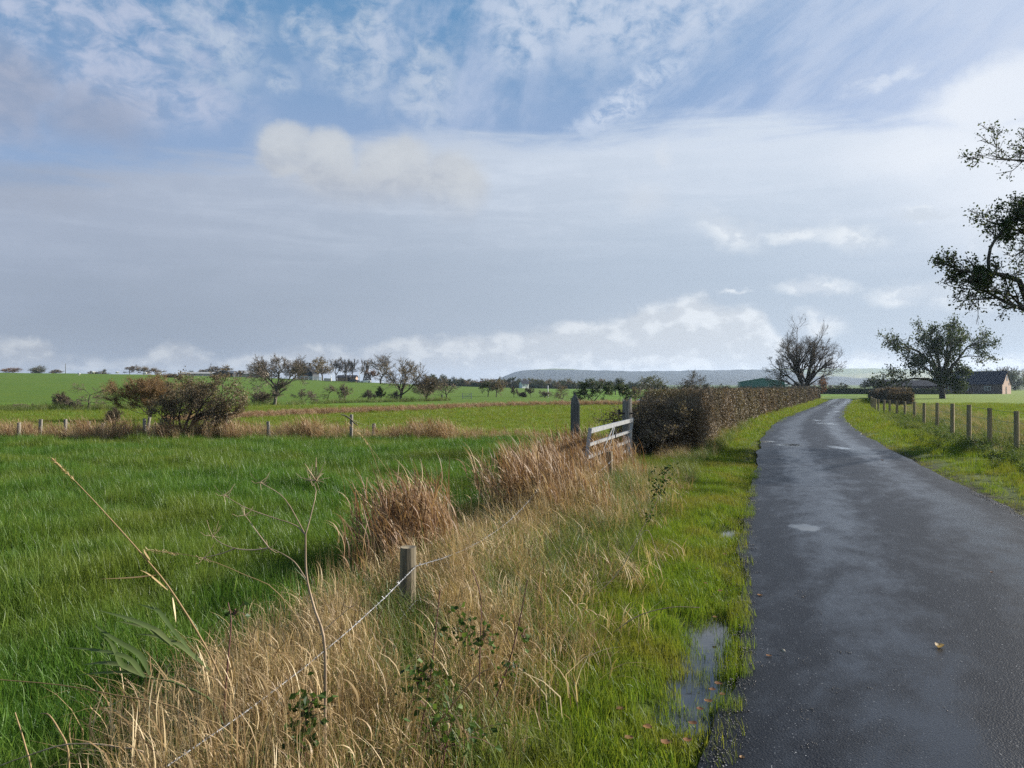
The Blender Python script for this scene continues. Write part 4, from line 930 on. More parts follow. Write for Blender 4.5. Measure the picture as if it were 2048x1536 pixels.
# the wood far off below the hill: trees alike in the haze
belt = [(958, 762, 'rust'), (970, 757, 'brown'), (984, 758, 'brown'), (1000, 755, 'green'), (1012, 758, 'green'), (1024, 755, 'green'), (1037, 758, 'brown'), (1050, 758, 'brown'), (1060, 757, 'green'), (1070, 757, 'brown'), (1084, 760, 'green'), (1097, 758, 'brown'), (1108, 761, 'green'), (1121, 760, 'green'), (1135, 756, 'olive'), (1148, 763, 'green'), (1160, 764, 'brown'), (1200, 757, 'brown'), (1212, 762, 'brown'), (1262, 763, 'green'), (1288, 764, 'brown'), (905, 754, 'green'), (918, 758, 'green'), (932, 760, 'brown'), (886, 750, 'green'), (945, 761, 'brown'), (868, 749, 'green'), (912, 757, 'brown'), (925, 756, 'green'), (938, 758, 'green'), (952, 760, 'brown'), (1005, 760, 'brown'), (1030, 761, 'green'), (1043, 760, 'green'), (1077, 759, 'green'), (1090, 762, 'brown'), (1115, 763, 'brown'), (1128, 761, 'green'), (1142, 761, 'brown'), (1172, 763, 'green'), (1184, 760, 'brown'), (1195, 762, 'green'), (1222, 762, 'green'), (1243, 764, 'brown'), (1275, 764, 'green'), (1318, 765, 'brown')]
bp = {}
for i, (px, tp, st_) in enumerate(belt):
    Y = 400 + 45 * math.sin(i * 2.4); x = (px - 1024) / F * Y; z0 = float(ground_z(x, Y)); Hh = H - (tp - 768) / F * Y - z0
    lab = {'green': 'hazy dark green tree in the far wood below the hill', 'brown': 'hazy brown tree in the far wood below the hill', 'olive': 'hazy pale olive tree in the far wood below the hill', 'rust': 'rust-red tree at the left end of the far wood'}[st_]
    if (st_, i % 3) not in bp:
        bp[(st_, i % 3)] = (make_tree('distant_tree', lab, x, Y, 6.0, 6.6, st_, 'trees of the far wood', rmin=.07, leafk=1.8, bole=.12), 6.0)
        o = bp[(st_, i % 3)][0]
    else: o = copy_tree(bp[(st_, i % 3)][0]); o.location = (x, Y, z0)
    k = Hh / 6.0; o.scale = (k * (1 + .25 * math.sin(i * 1.7)),) * 2 + (k,); o.rotation_euler = (0, 0, i * 1.3)

# hawthorn in the old fence line: leaning stems, dense twiggy dome
make_tree('hawthorn', 'dense brown hawthorn leaning out of the old field fence', -9.05, 22.0, 1.9, 2.42, 'thorn', cx=.55, leafk=3.4, lsize=.8, lspread=.02, rmin=.0028, cat='tree', seed=77, fit=True, depth_k=.8, limbs=[
  ([[0, 0, -.1], [.12, 0, .35], [.5, 0, .85], [1.1, .1, 1.2]], (.06, .02)), ([[.02, .05, -.1], [.0, .1, .4], [.1, .2, 1.1]], (.06, .02)), ([[-.05, 0, -.1], [-.2, -.05, .4], [-.7, -.1, .75]], (.05, .018)),
  ([[.1, 0, -.1], [.45, -.1, .35], [1.2, -.2, .75]], (.05, .018)), ([[.05, -.05, -.1], [.3, -.2, .6], [.6, -.4, 1.3]], (.045, .018)), ([[0, 0, .2], [-.3, .2, .8], [-.4, .3, 1.3]], (.04, .016))],
  levels=[(7, .4, .75, .55, .03, .16, 0), (6, .25, .75, .58, .02, .18, 0), (6, .2, .75, .58, .02, .2, 0), (4, .2, .7, .6, 0, .2, 0)])
# tall roadside tree: two trunks, high fan of bare branches with a few dead leaves
make_tree('roadside_tree', 'tall nearly bare tree with twin trunks beside the road behind the hedge', 38.6, 105, 10.0, 9.7, 'bare', cx=-.35, rmin=.011, seed=41, levels=[(8, .25, .6, .42, .06, .1, 0), (6, .2, .58, .58, .05, .12, 0), (5, .2, .55, .62, .05, .13, 0), (4, .2, .5, .62, .04, .14, 0)], limbs=[
  ([[.1, 0, -.2], [.1, 0, 2.5], [.5, 0, 4.5], [1.6, .2, 8]], (.3, .1)), ([[-.25, 0, -.2], [-.5, 0, 2.5], [-1., 0, 5], [-.9, 0, 9]], (.26, .09)), ([[-.4, 0, 1.8], [-2, .2, 3.6], [-4.2, .3, 5.6]], (.15, .05)), ([[.2, 0, 3], [2., -.2, 5], [4.2, -.2, 6.2]], (.15, .05)),
  ([[-.4, 0, 2.6], [-1.8, -.6, 5.2], [-3., -1, 7.4]], (.14, .05)), ([[.3, 0, 3.4], [1.6, 1.2, 6], [2.8, 1.8, 8]], (.14, .05)), ([[0, 0, 3], [-.3, 1.5, 6], [-.1, 2.4, 8.3]], (.13, .05)), ([[0, 0, 3], [.5, -1.6, 6], [.4, -2.4, 8.3]], (.13, .05)), ([[-.4, 0, 1.6], [-2.2, -.3, 2.7], [-4.2, -.4, 3.6]], (.1, .04)), ([[.3, 0, 3.2], [1.8, .4, 5.4], [3.3, .6, 7.7]], (.13, .05)), ([[-.3, 0, 3], [-1.3, .6, 6], [-2.1, .8, 8.7]], (.13, .05)), ([[.3, 0, 2.4], [2., .3, 3.6], [4., .4, 4.6]], (.1, .035))])
# wide dark alder in the right-hand field, a lower bough sweeping left
STYa = STY['alder'][2]
make_tree('alder_tree', 'wide flat-topped dark alder in the right-hand field', 67.3, 125, 11.9, 16.6, 'alder', cx=-1.1, rmin=.03, seed=23, leafk=1.8, lsize=.82, lspread=.028, levels=[(9, .35, .75, .38, .03, .14, .0), (6, .3, .8, .55, .01, .16, .0), (5, .3, .8, .6, .02, .18, 0)], limbs=[
  ([[0, 0, -.3], [-.2, 0, 2], [-.4, 0, 3.6]], (.5, .32)), ([[-.4, 0, 3.2], [-2, .3, 5.4], [-4.6, .4, 7.6], [-8.2, .4, 8.0]], (.32, .08)), ([[-.4, 0, 3.4], [-1., -.4, 6.2], [-2.4, -.6, 9.8]], (.3, .08)), ([[-.3, 0, 3.4], [1., .3, 6], [2., .6, 10.]], (.3, .08)),
  ([[-.3, 0, 3.2], [2.4, 0, 5.4], [5, -.2, 8.], [7.8, -.2, 8.4]], (.28, .06)), ([[-.3, 0, 2.2], [-2.6, .2, 3.0], [-5.4, .2, 3.1], [-9.4, .2, 2.6]], (.28, .07)), ([[-.4, 0, 2.8], [-3, -.6, 4.4], [-5.5, -.8, 4.9]], (.22, .06)), ([[-.2, 0, 2.6], [1.6, .2, 3.8], [3.6, .3, 4.4]], (.2, .05)),
  ([[-.4, 0, 3.4], [-.8, 2, 6], [-1, 4, 9]], (.26, .06)), ([[-.4, 0, 3.4], [.2, -2, 6], [.4, -4, 9]], (.26, .06)), ([[0, 0, 1.6], [1.2, -.4, 2.2], [2.6, -.6, 2.2]], (.15, .05))])
# the alder that leans into the picture from beyond its right edge
def B_(px, py, Y=22.0): q = P(px, py, Y); return [q[0] - 18.5, q[1] - 22.5, q[2]]
make_tree('overhanging_alder', 'alder with a bare crooked bough reaching in over the right-hand verge', 18.5, 22.5, 9.5, 12, 'alder', rmin=.009, seed=9, leafk=1.0, lsize=.26, lspread=.0095, fit=False, base_z=0.0, levels=[(16, .4, .8, .16, .03, .16, 0), (7, .25, .8, .5, .02, .2, 0), (6, .25, .75, .55, .01, .22, 0)], limbs=[
  ([[0, 0, -.2], [-.1, 0, 1.5], [-.3, 0, 3], [-.2, 0, 5.2], [.2, .2, 8.6]], (.34, .12)),
  ([[-.2, 0, 3.1], B_(2230, 700), B_(2110, 640), B_(2040, 612), B_(1972, 592), B_(1968, 578)], (.14, .035)), ([B_(2060, 615), B_(2040, 560), B_(2000, 546), B_(1975, 542), B_(1930, 543), B_(1895, 528)], (.1, .02)),
  ([B_(1978, 543), B_(1976, 510), B_(1985, 480), B_(2010, 455), B_(2060, 400)], (.05, .02)), ([[-.3, 0, 3.6], B_(2200, 560, 22.6), B_(2100, 470, 22.6), B_(2020, 456, 22.4), B_(1975, 440, 22.3)], (.12, .02)),
  ([[-.2, 0, 4.6], B_(2230, 400, 22.8), B_(2120, 322, 22.6), B_(2030, 318, 22.4), B_(1985, 316, 22.3)], (.12, .014)), ([B_(2230, 420, 22.8), B_(2100, 440, 22.3), B_(2040, 425, 22.3), B_(2012, 420, 22.3)], (.07, .016)), ([B_(1968, 580), B_(1972, 562), B_(1960, 545)], (.03, .012)),
  ([[0, 0, 5], [1.5, .5, 7], [3.5, 1, 8.5]], (.14, .04)), ([[0, 0, 4.6], [.3, 2, 6.5], [.2, 4, 8]], (.14, .04)), ([[0, 0, 4.8], [.4, -2, 6.8], [.4, -3.6, 8]], (.12, .04))])
# ------------------------------------------------------------------ hedges
def hedge(name, label, pts, width, h0, h1, lsz, dens, seed, top_spikes=True, leafmat='hedge_leaf', side=1, near_k=22.):
    """clipped hedge along a line (its road-side foot); width grows to the left of travel"""
    r = np.random.RandomState(seed); pts = np.array(pts, float)
    seg = np.linalg.norm(np.diff(pts, axis=0), axis=1); cum = np.concatenate([[0], np.cumsum(seg)]); L = cum[-1]
    def at(s):
        q = np.stack([np.interp(s, cum, pts[:, i]) for i in (0, 1)], 1); e_ = .5
        d = np.stack([np.interp(np.minimum(s + e_, L), cum, pts[:, i]) - np.interp(np.maximum(s - e_, 0), cum, pts[:, i]) for i in (0, 1)], 1); d /= np.linalg.norm(d, axis=1, keepdims=True)
        return q, d, np.stack([-d[:, 1], d[:, 0]], 1) * side
    hh = lambda s: (h0 + (h1 - h0) * s / L) * (.74 + .26 * smooth(-.2, 1.6, s)) * (.8 + .2 * smooth(L, L - 2, s)) + .05 * np.sin(s * 4.3 + 2) * np.sin(s * 1.7) + .035 * np.sin(s * 2.1) + .03 * np.sin(s * .7 + 1)
    bulge = lambda s, v: .07 * np.sin(s * 1.1 + 2 * v) + .06 * np.sin(s * 3.3 + v * 4) + .05 * np.sin(s * .37)
    # candidate points: road face, far face, top, both ends; more of them where the hedge is near
    C, Nn = [], []
    def add(n, face):
        s = L * r.uniform(0, 1, n) ** 1.9; q, d, no = at(s); hs = hh(s); v = r.uniform(.03, 1, n); inn = np.abs(r.normal(0, .13, n)) - .03
        if face == 'front': u = inn + bulge(s, v) + .1 * (v - .5); z = v * hs; nn = -no
        elif face == 'back': u = width - inn + bulge(s + 9, v); z = v * hs; nn = no
        else: u = r.uniform(0, width, n); z = hs - inn * .8; nn = np.zeros_like(no)
        xy = q + no * u[:, None]; C.append(np.stack([xy[:, 0], xy[:, 1], ground_z(xy[:, 0], xy[:, 1]) + z], 1)); Nn.append(np.concatenate([nn, np.full((n, 1), 1.0 if face == 'top' else .15)], 1))
    add(int(dens), 'front'); add(int(dens * .35), 'back'); add(int(dens * .55), 'top')
    q0, d0, n0 = at(np.array([0.0])); n = int(dens * .16)
    u, v, i_ = r.uniform(-.15, width + .15, n), r.uniform(.02, 1, n) ** .8, np.abs(r.normal(0, .3, n)) - .3 * r.uniform(0, 1, n)
    xy = q0 + n0 * u[:, None] + d0 * i_[:, None]; C.append(np.stack([xy[:, 0], xy[:, 1], ground_z(xy[:, 0], xy[:, 1]) + v * h0 * .76], 1)); Nn.append(np.tile([[-d0[0, 0], -d0[0, 1], .1]], (n, 1)))
    C, Nn = np.concatenate(C), np.concatenate(Nn)
    D = np.hypot(C[:, 0], C[:, 1]); sz = lsz * np.clip(D / near_k, 1, 6) * r.uniform(.6, 1.4, len(C))
    e = empty(name, (pts[0, 0], pts[0, 1], float(ground_z(*pts[0]))), label, 'hedge')
    off = np.array(e.location)
    fb_ = MB(); fb_.leaves(C - off, sz, r, asp=.6, N=Nn)
    fb_.build('foliage', M[leafmat], e)
    tw = MB(); n = int(dens * .26); k = r.randint(0, len(C), n); a = C[k] - off
    dr = Nn[k] * .5 + r.normal(0, .5, (n, 3)); dr[:, 2] += .35; dr /= np.linalg.norm(dr, axis=1, keepdims=True); ln = r.uniform(.12, .42, n) * np.clip(D[k] / 40, 1, 2)
    Pq = np.stack([a - dr * (ln * .6)[:, None], a, a + dr * (ln * .45)[:, None] + r.normal(0, .02, (n, 3))], 1)
    rr = np.stack([np.full(n, .005), np.full(n, .004), np.full(n, .002)], 1) * np.clip(D[k] / 18, 1, 5)[:, None]
    tw.tubes(Pq, rr, 3)
    # upright stems showing at the foot
    s = L * r.uniform(0, 1, int(dens * .008)) ** 1.8; q, d, no = at(s); u = r.uniform(.15, .7, len(s)); b = q + no * u[:, None]; zb = ground_z(b[:, 0], b[:, 1])
    b = np.concatenate([b, zb[:, None]], 1) - off; Pq = np.stack([b - [0, 0, .05], b + r.normal(0, .05, b.shape) + [0, 0, .4], b + r.normal(0, .12, b.shape) + [0, 0, .9]], 1)
    tw.tubes(Pq, np.stack([np.full(len(s), .03), np.full(len(s), .022), np.full(len(s), .012)], 1), 5)
    # added solid dark core, not real growth, to keep the daylight out
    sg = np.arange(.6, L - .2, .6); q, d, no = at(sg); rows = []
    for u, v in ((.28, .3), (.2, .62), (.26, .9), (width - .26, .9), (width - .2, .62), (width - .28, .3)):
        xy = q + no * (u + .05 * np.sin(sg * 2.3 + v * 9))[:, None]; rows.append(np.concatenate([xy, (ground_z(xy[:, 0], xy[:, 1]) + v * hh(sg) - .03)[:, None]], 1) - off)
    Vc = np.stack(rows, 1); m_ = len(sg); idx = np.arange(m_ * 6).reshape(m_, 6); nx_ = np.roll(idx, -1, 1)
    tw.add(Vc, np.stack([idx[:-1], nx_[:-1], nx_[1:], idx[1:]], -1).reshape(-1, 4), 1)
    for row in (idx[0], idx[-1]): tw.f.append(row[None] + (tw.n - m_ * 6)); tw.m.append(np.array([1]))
    tw.build('branches', [M['pale_twig'], M['hedge_core']], e)  # twigs and stems, together with the added light-blocking core
    return e
hy = np.array([17.4, 18.4, 20, 23, 27, 32, 38, 46, 56, 68, 82, 98, 112, 124])
hx = road_l(hy) - np.interp(hy, [16, 20, 40, 120], [1.35, 1.3, 1.15, 1.6])
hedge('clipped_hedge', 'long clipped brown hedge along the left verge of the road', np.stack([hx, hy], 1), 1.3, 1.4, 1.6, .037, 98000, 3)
hedge('roadside_hedge', 'dark hedge on the right of the road beyond the last fence post', [(32.5, 69), (40, 88), (49, 108), (61.5, 138)], 1.8, 1.55, 1.1, .09, 16000, 4, side=-1, near_k=60)
hedge('field_hedge', 'low green and brown hedge across the end of the road', [(78, 212), (112, 205)], 1.6, 1.5, 1.3, .12, 5000, 5, leafmat='green_leaf', near_k=60)
# loose bramble and thorn growth where the hedge breaks off at the gateway
make_tree('thorn_bush', 'straggly bramble-grown thorn at the gate end of the clipped hedge', 2.95, 17.3, 1.42, 1.9, 'thorn', stems=7, bole=.08, leafk=3, lsize=1.0, rmin=.004, cat='bush', seed=61, depth_k=.8)

hedge('field_hedge', 'dark low hedgerow along the foot of the far wood', [((870 - 1024) / F * 370, 370), ((1080 - 1024) / F * 385, 385), ((1330 - 1024) / F * 372, 372)], 2.0, 1.9, 2.1, .12, 7000, 6, leafmat='green_leaf', near_k=60)
# ------------------------------------------------------------------ posts, wires, gate
rs = np.random.RandomState(31)
def round_post(mb, base, top, r0, r1, seed, sides=12, split=0.0, point=0.0):
    r = np.random.RandomState(seed); base, top = np.array(base, float), np.array(top, float); n = 7; tt = np.linspace(0, 1, n)
    a = np.arange(sides) * 2 * PI / sides; prof = 1 + .07 * np.sin(a * 2 + r.uniform(0, 6)) + .05 * np.sin(a * 3 + r.uniform(0, 6)) + r.normal(0, .025, sides)
    V = []
    for t_ in tt:
        c_ = base + (top - base) * t_; rad = (r0 + (r1 - r0) * t_) * prof * (1 + r.normal(0, .012))
        V.append(np.stack([c_[0] + np.cos(a) * rad, c_[1] + np.sin(a) * rad, np.full(sides, c_[2]) + (r.uniform(-split, split, sides) if t_ == 1 else 0)], 1))
    V = np.concatenate(V); idx = np.arange(n * sides).reshape(n, sides); nx_ = np.roll(idx, -1, 1)
    b0 = mb.n; mb.add(np.concatenate([V, [top + [0, 0, point if point else -.01 - split]]]), np.stack([idx[:-1], nx_[:-1], nx_[1:], idx[1:]], -1).reshape(-1, 4))
    mb.f.append(np.stack([idx[-1], nx_[-1], np.full(sides, n * sides)], 1) + b0); mb.m.append(np.zeros(sides, int))
def wire_run(mb, pts, rad, sag=.02, barbs=0.0, seed=0, n=9):
    r = np.random.RandomState(seed)
    for a, b in zip(pts[:-1], pts[1:]):
        a, b = np.array(a, float), np.array(b, float); t_ = np.linspace(0, 1, n); Q = a + (b - a) * t_[:, None]; Q[:, 2] -= sag * 4 * t_ * (1 - t_)
        if barbs:
            L = np.linalg.norm(b - a); m_ = int(L / .02) + 2; t_ = np.linspace(0, 1, m_); Q = np.stack([np.interp(t_, np.linspace(0, 1, n), Q[:, i]) for i in range(3)], 1)
            sg = np.cross(b - a, [0, 0, 1]); sg /= np.linalg.norm(sg); ph = t_ * L / .07 * 2 * PI
            for s_ in (0, PI): mb.tubes(Q + (np.cos(ph + s_)[:, None] * sg + np.sin(ph + s_)[:, None] * np.array([0, 0, 1])) * rad * 1.1, np.full(m_, rad), 4)
            for q in np.arange(.06, L, barbs) / L:
                c_ = np.array([np.interp(q, t_, Q[:, i]) for i in range(3)])
                for k in range(4): d_ = r.normal(size=3); d_ /= np.linalg.norm(d_); mb.tubes(np.stack([c_ - d_ * .004, c_ + d_ * .017]), np.array([rad * .9, rad * .5]), 3)
        else: mb.tubes(Q, np.full(len(Q), rad), 4)

def fence(name, label, spots, mat, wires, wrad, r0=.05, barbs=0.0, sag=.02, tops=None, sides=12, split=0.0):
    """spots: (x, y, height, lean x, lean y)"""
    b = spots[0]; e = empty(name, (b[0], b[1], float(ground_z(b[0], b[1]))), label, 'fence'); off = np.array(e.location)
    T_ = []
    for i, (x, y, h, lx, ly) in enumerate(spots):
        z = float(ground_z(x, y)); base = np.array([x, y, z - .25]) - off; top = np.array([x + lx, y + ly, z + h]) - off; T_.append((base, top, h))
        mb = MB(); round_post(mb, base, top, r0 * 1.06, r0 * (.96 + .06 * math.sin(i * 3.)), i + 7, sides, split); mb.build('post', M[mat], e, False)
    for k in wires:
        pts = []
        for base, top, h in T_: f_ = (h + .25 - (h - k * h)) / (h + .25); q = base + (top - base) * f_; pts.append(q + np.array([r0 * 1.02, -r0 * .5, 0]))
        mb = MB(); wire_run(mb, pts, wrad, sag, barbs, int(k * 100)); mb.build('barbed_wire' if barbs else 'wire', M['wire'], e, True)
    return e
# foreground: round posts and sagging barbed wire along the bank
fence('barbed_wire_fence', 'old barbed wire fence on round posts through the dry grass bank', [(-1.36, 1.0, .62, 0, 0), (-.6, 4.55, .52, .01, .0), (.27, 8.3, .5, -.03, .02), (1.4, 11.5, .56, 0, 0)], 'fence_wood', (.80, .42), .0017, .047, barbs=.11, sag=.13)
# old field fence, leaning this way and that
ofs = [(-17.0, 21.9, .58, .02, 0), (38, 845, 22, .03), (82, 838, 22, .06), (131, 838, 22.3, .02), (178, 843, 23, .16), (206, 846, 23.4, .05), (251, 850, 23, .34), (289, 837, 22, .0), (299, 835, 22.6, .12), (452, 826, 22, .03), (536, 843, 21.8, -.04), (607, 843, 22.6, .02), (703, 829, 21.6, .01), (748, 847, 22.3, .03), (843, 847, 22.6, .02)]
sp_ = []
for o_ in ofs:
    if len(o_) == 5: sp_.append(o_)
    else: px, tp, Y, ln = o_; q = P(px, tp, Y); sp_.append((q[0] - ln, Y, q[2] - float(ground_z(q[0], Y)), ln, 0))
fence('old_field_fence', 'row of leaning weathered posts in the overgrown strip across the left field', sp_, 'post_wood', (.82, .5), .0018, .047, sag=.03)
# new square-cut posts along the right-hand verge
nf = [(2100, 830, 927), (2033, 822, 909), (1979, 816, 900), (1938, 809.5, 889), (1904.5, 807, 879), (1874, 805.6, 862), (1848, 806, 855), (1828.7, 803, 843.5), (1809.7, 802.5, 839), (1793.8, 801.7, 836), (1779, 800.5, 833.5), (1768, 799.5, 831.5), (1757, 798.5, 829), (1751, 797.5, 826.5), (1747, 796, 823.5), (1744, 795, 821), (1742, 794, 818.5), (1742, 793, 816)]
sp_ = []
for px, tp, bp_ in nf: Y = depth(bp_); q = P(px, tp, Y); sp_.append((q[0], Y, max(.8, q[2] - float(ground_z(q[0], Y))), .01 * math.sin(px), 0))
fence('roadside_fence', 'post and wire fence of pale new posts along the right-hand verge', sp_, 'new_fence_wood', (.96, .72, .46), .0035, .058, sag=.01, sides=10)

def gate_post(label, x, y, h, w_, kind, seed):
    e = empty('gate_post', (x, y, float(ground_z(x, y))), label, 'gatepost'); mb = MB()
    if kind == 'pointed':
        hw = w_ / 2; r = np.random.RandomState(seed); V = []
        for z, k in ((-.3, 1), (.3, 1.02), (.7, .99), (h - .2, .97), (h - .1, .72), (h, .1)):
            V += [[i * hw * k + r.normal(0, .003), j * hw * k + r.normal(0, .003), z] for i, j in ((-1, -.8), (-.8, -1), (.8, -1), (1, -.8), (1, .8), (.8, 1), (-.8, 1), (-1, .8))]
        idx = np.arange(48).reshape(6, 8); nx_ = np.roll(idx, -1, 1); mb.add(V, np.stack([idx[:-1], nx_[:-1], nx_[1:], idx[1:]], -1).reshape(-1, 4)); mb.f.append(idx[-1][None]); mb.m.append(np.array([0]))
        mb.build('timber', M['grey_wood'], e)
    else:
        round_post(mb, (0, 0, -.3), (0, 0, h), w_ / 2 * 1.05, w_ / 2, seed, 14, .045); mb.build('timber', M['post_wood'], e)
        hb = MB(); hb.beam((-.16, -.02, h - .27), (.13, -.09, h - .27), .03, .03); hb.box((-.16, -.02, h - .24), (.04, .05, .1)); hb.build('hinge_bolt', M['iron'], e); hb = MB(); hb.beam((.02, -.1, .28), (.1, -.1, .28), .03, .03); hb.build('hinge_bolt', M['iron'], e)
    return e
gate_post('dark pointed gatepost standing in the dry grass', 1.215, 15.4, 1.43, .165, 'pointed', 3)
gate_post('grey gatepost with a split hollow top, carrying the gate hinges', 2.27, 15.75, 1.27, .175, 'split', 5)
# galvanised field gate, sagging from its hinges
def gate():
    A = np.array([1.16, 11.9, 0.0]); Bp = np.array([2.33, 15.5, 0.0])
    e = empty('field_gate', A, 'galvanised metal field gate standing ajar against its post', 'gate')
    d = (Bp - A); L = np.linalg.norm(d); d /= L; nrm = np.array([d[1], -d[0], 0])
    lean = lambda z: -(.92 - z) * .13
    def pt(s, z): return d * s + np.array([lean(z), 0, z])
    for z, w_ in ((.9, .07), (.69, .045), (.5, .045), (.32, .04), (.14, .04)):
        mb = MB(); a, b = pt(0.03, z), pt(L - .02, z); mb.beam(a, b, .035, w_); mb.build('rail', M['galvanised'], e)
    for s in (0, L):
        mb = MB(); mb.beam(pt(s, .08), pt(s, .945), .05, .06); mb.build('stile', M['galvanised'], e)
    for s0, s1 in ((1.75, .35), (1.85, 1.45), (2.0, 2.35)):
        mb = MB(); off = nrm * .024; mb.beam(pt(s0, .88) + off, pt(s1, .13) + off, .012, .022); mb.build('brace', M['galvanised'], e)
gate()
# small gate far off in the ridge field
gx_, gy_ = P(934, 800, 112)[:2]
e = empty('small_gate', (gx_, gy_, float(ground_z(gx_, gy_))), 'small pale gate far off in the meadow beside the twiggy tree', 'gate')
for s in (-.62, .62): mb = MB(); mb.beam((s, 0, -.1), (s, 0, .85), .09, .09); mb.build('post', M['galvanised'], e)
for z in (.12, .4, .7): mb = MB(); mb.beam((-.58, 0, z), (.58, 0, z), .04, .05); mb.build('rail', M['galvanised'], e)
mb = MB(); mb.beam((-.55, .04, .12), (.55, .04, .7), .03, .04); mb.build('brace', M['galvanised'], e)
gx_, gy_ = P(884, 800, 110)[:2]
e = empty('stump_post', (gx_, gy_, float(ground_z(gx_, gy_))), 'short dark post left of the small pale gate', 'post'); mb = MB(); round_post(mb, (0, 0, -.1), (0, 0, .6), .13, .12, 3); mb.build('timber', M['grey_wood'], e)
# dead branch lodged on the tall old post
e = empty('dead_branch', P(703, 829, 21.55), 'crooked dead branch lodged across the top of the tall old fence post', 'branch')
mb = MB(); o_ = np.array(e.location); mb.tubes(np.array([P(682, 829, 21.5), P(690, 831, 21.5), P(700, 837, 21.5), P(709, 846, 21.5), P(716, 852, 21.5)]) - o_, np.array([.008, .02, .022, .018, .008]), 5); mb.build('limb', M['pale_bark'], e, True)

# ------------------------------------------------------------------ buildings
def gable_house(name, label, c, rz, L, W_, he, hr, wall, roof, cat='building', eave=.25, windows=(), doors=(), gable_windows=(), chimney=None, gwall=None):
    z0 = float(ground_z(c[0], c[1])); e = empty(name, (c[0], c[1], z0), label, cat, rz=rz)
    w2, l2 = W_ / 2, L / 2; mb = MB()
    V = [[-l2, -w2, -.4], [l2, -w2, -.4], [l2, w2, -.4], [-l2, w2, -.4], [-l2, -w2, he], [l2, -w2, he], [l2, w2, he], [-l2, w2, he]]
    mb.add(V[:2] + V[4:6], [[0, 1, 3, 2]]); mb.build('wall', M[wall], e); mb = MB(); mb.add(V[2:4] + V[6:8], [[0, 1, 3, 2]]); mb.build('wall', M[wall], e)
    for s in (-1, 1):
        mb = MB(); x = s * (l2 + .003); mb.add([[x, -w2, -.4], [x, w2, -.4], [x, w2, he], [x, 0, hr], [x, -w2, he]], [[0, 1, 2, 3, 4]]); mb.build('gable', M[gwall or wall], e)
    rb = MB(); k = (hr - he) / w2; th = .12
    for s in (-1, 1):
        a = [[-l2 - eave, s * (w2 + eave), he - k * eave], [l2 + eave, s * (w2 + eave), he - k * eave], [l2 + eave, 0, hr], [-l2 - eave, 0, hr]]
        b_ = [[p_[0], p_[1], p_[2] + th] for p_ in a]; rb.add(a + b_, [[0, 1, 2, 3], [7, 6, 5, 4], [0, 4, 5, 1], [0, 3, 7, 4], [1, 5, 6, 2]])
    rf = rb.build('roof', M[roof], e)
    if chimney: mb = MB(); mb.box((chimney, 0, hr + .45), (.7, .6, 1.3)); mb.box((chimney, 0, hr + 1.16), (.82, .72, .12)); mb.build('chimney', M['brick'], rf)
    for x, z, ww, wh in windows:
        f_ = MB(); y = -w2 - .03
        for px_, pz_, sx, sz in ((x - ww / 2, z, .07, wh), (x + ww / 2, z, .07, wh), (x, z, .06, wh - .08), (x, z + wh / 2, ww + .07, .07), (x, z - wh / 2, ww + .07, .08)): f_.box((px_, y, pz_), (sx, .08, sz))
        o_ = f_.build('window', M['white_paint'], e); g_ = MB(); g_.box((x, -w2 - .012, z), (ww - .02, .03, wh - .02)); g_.build('pane', M['glass'], o_)
    for x, ww, wh in doors: mb = MB(); mb.box((x, -w2 - .02, wh / 2), (ww, .06, wh)); mb.build('door', M['dark_cladding'], e)
    for y, z, ww, wh in gable_windows: mb = MB(); mb.box((l2 + .02, y, z), (.06, ww, wh)); mb.build('window' if z > 1.6 else 'door', M['glass'], e)
    return e
q = P(1933, 790, 222); gable_house('brick_house', 'long low brick house with a dark slate roof and a sunlit pink gable', (q[0] + 1.2, 222), math.radians(-46), 17.5, 8.0, 2.75, 6.1, 'brick', 'slate', 'house', windows=((-5.2, 1.5, 1.5, 1.1), (-.2, 1.5, 1.5, 1.1), (5.2, 1.55, 1.5, 1.0)), doors=((-3.1, .9, 2.0),), gable_windows=((-.6, 1.0, .8, 2.0), (.2, 4.2, .9, 1.3), (2.1, 2.7, .6, .7)), gwall='pink_render')
q = P(1838, 790, 205); gable_house('outbuilding', 'low dark outbuilding half hidden behind the alder', (q[0], 212), math.radians(-16), 15, 6, 2.2, 3.6, 'brick', 'slate', 'outbuilding', doors=((2, 1.2, 1.9),))
q = P(1540, 775, 255); gable_house('green_barn', 'green corrugated barn rising behind the clipped hedge', (q[0], 265), math.radians(76), 22, 13.6, 3.4, 4.55, 'green_cladding', 'pale_roof', 'barn', eave=.2)
q = P(1585, 775, 252); gable_house('white_shed', 'small white lean-to shed at the right side of the green barn', (q[0] + .3, 262), math.radians(-8), 2.6, 4, 2.5, 2.9, 'white_paint', 'pale_roof', 'shed', eave=.05)
def at_ridge(px, Y=300.): return ((px - 1024) / F * Y, Y)
gable_house('dark_barn', 'low dark barn with a shallow gable on the ridge skyline', at_ridge(459, 302), math.radians(90), 14, 7.6, 1.0, 2.1, 'dark_cladding', 'dark_cladding', 'barn', eave=.1)
gable_house('long_shed', 'long low pale shed along the ridge left of the dark barn', at_ridge(405, 312), 0.0, 15, 6, .9, 1.5, 'cream_wall', 'grey_roof', 'shed')
gable_house('white_barn', 'pale-walled barn with a grey roof on the ridge right of the dark barn', at_ridge(505, 306), 0.0, 10.5, 7, 1.35, 2.6, 'cream_wall', 'grey_roof', 'barn')
gable_house('farmhouse', 'dark steep-gabled farmhouse with a chimney among the ridge trees', at_ridge(617, 306), math.radians(90), 10, 5.6, 2.4, 5.2, 'dark_cladding', 'slate', 'house', chimney=2)
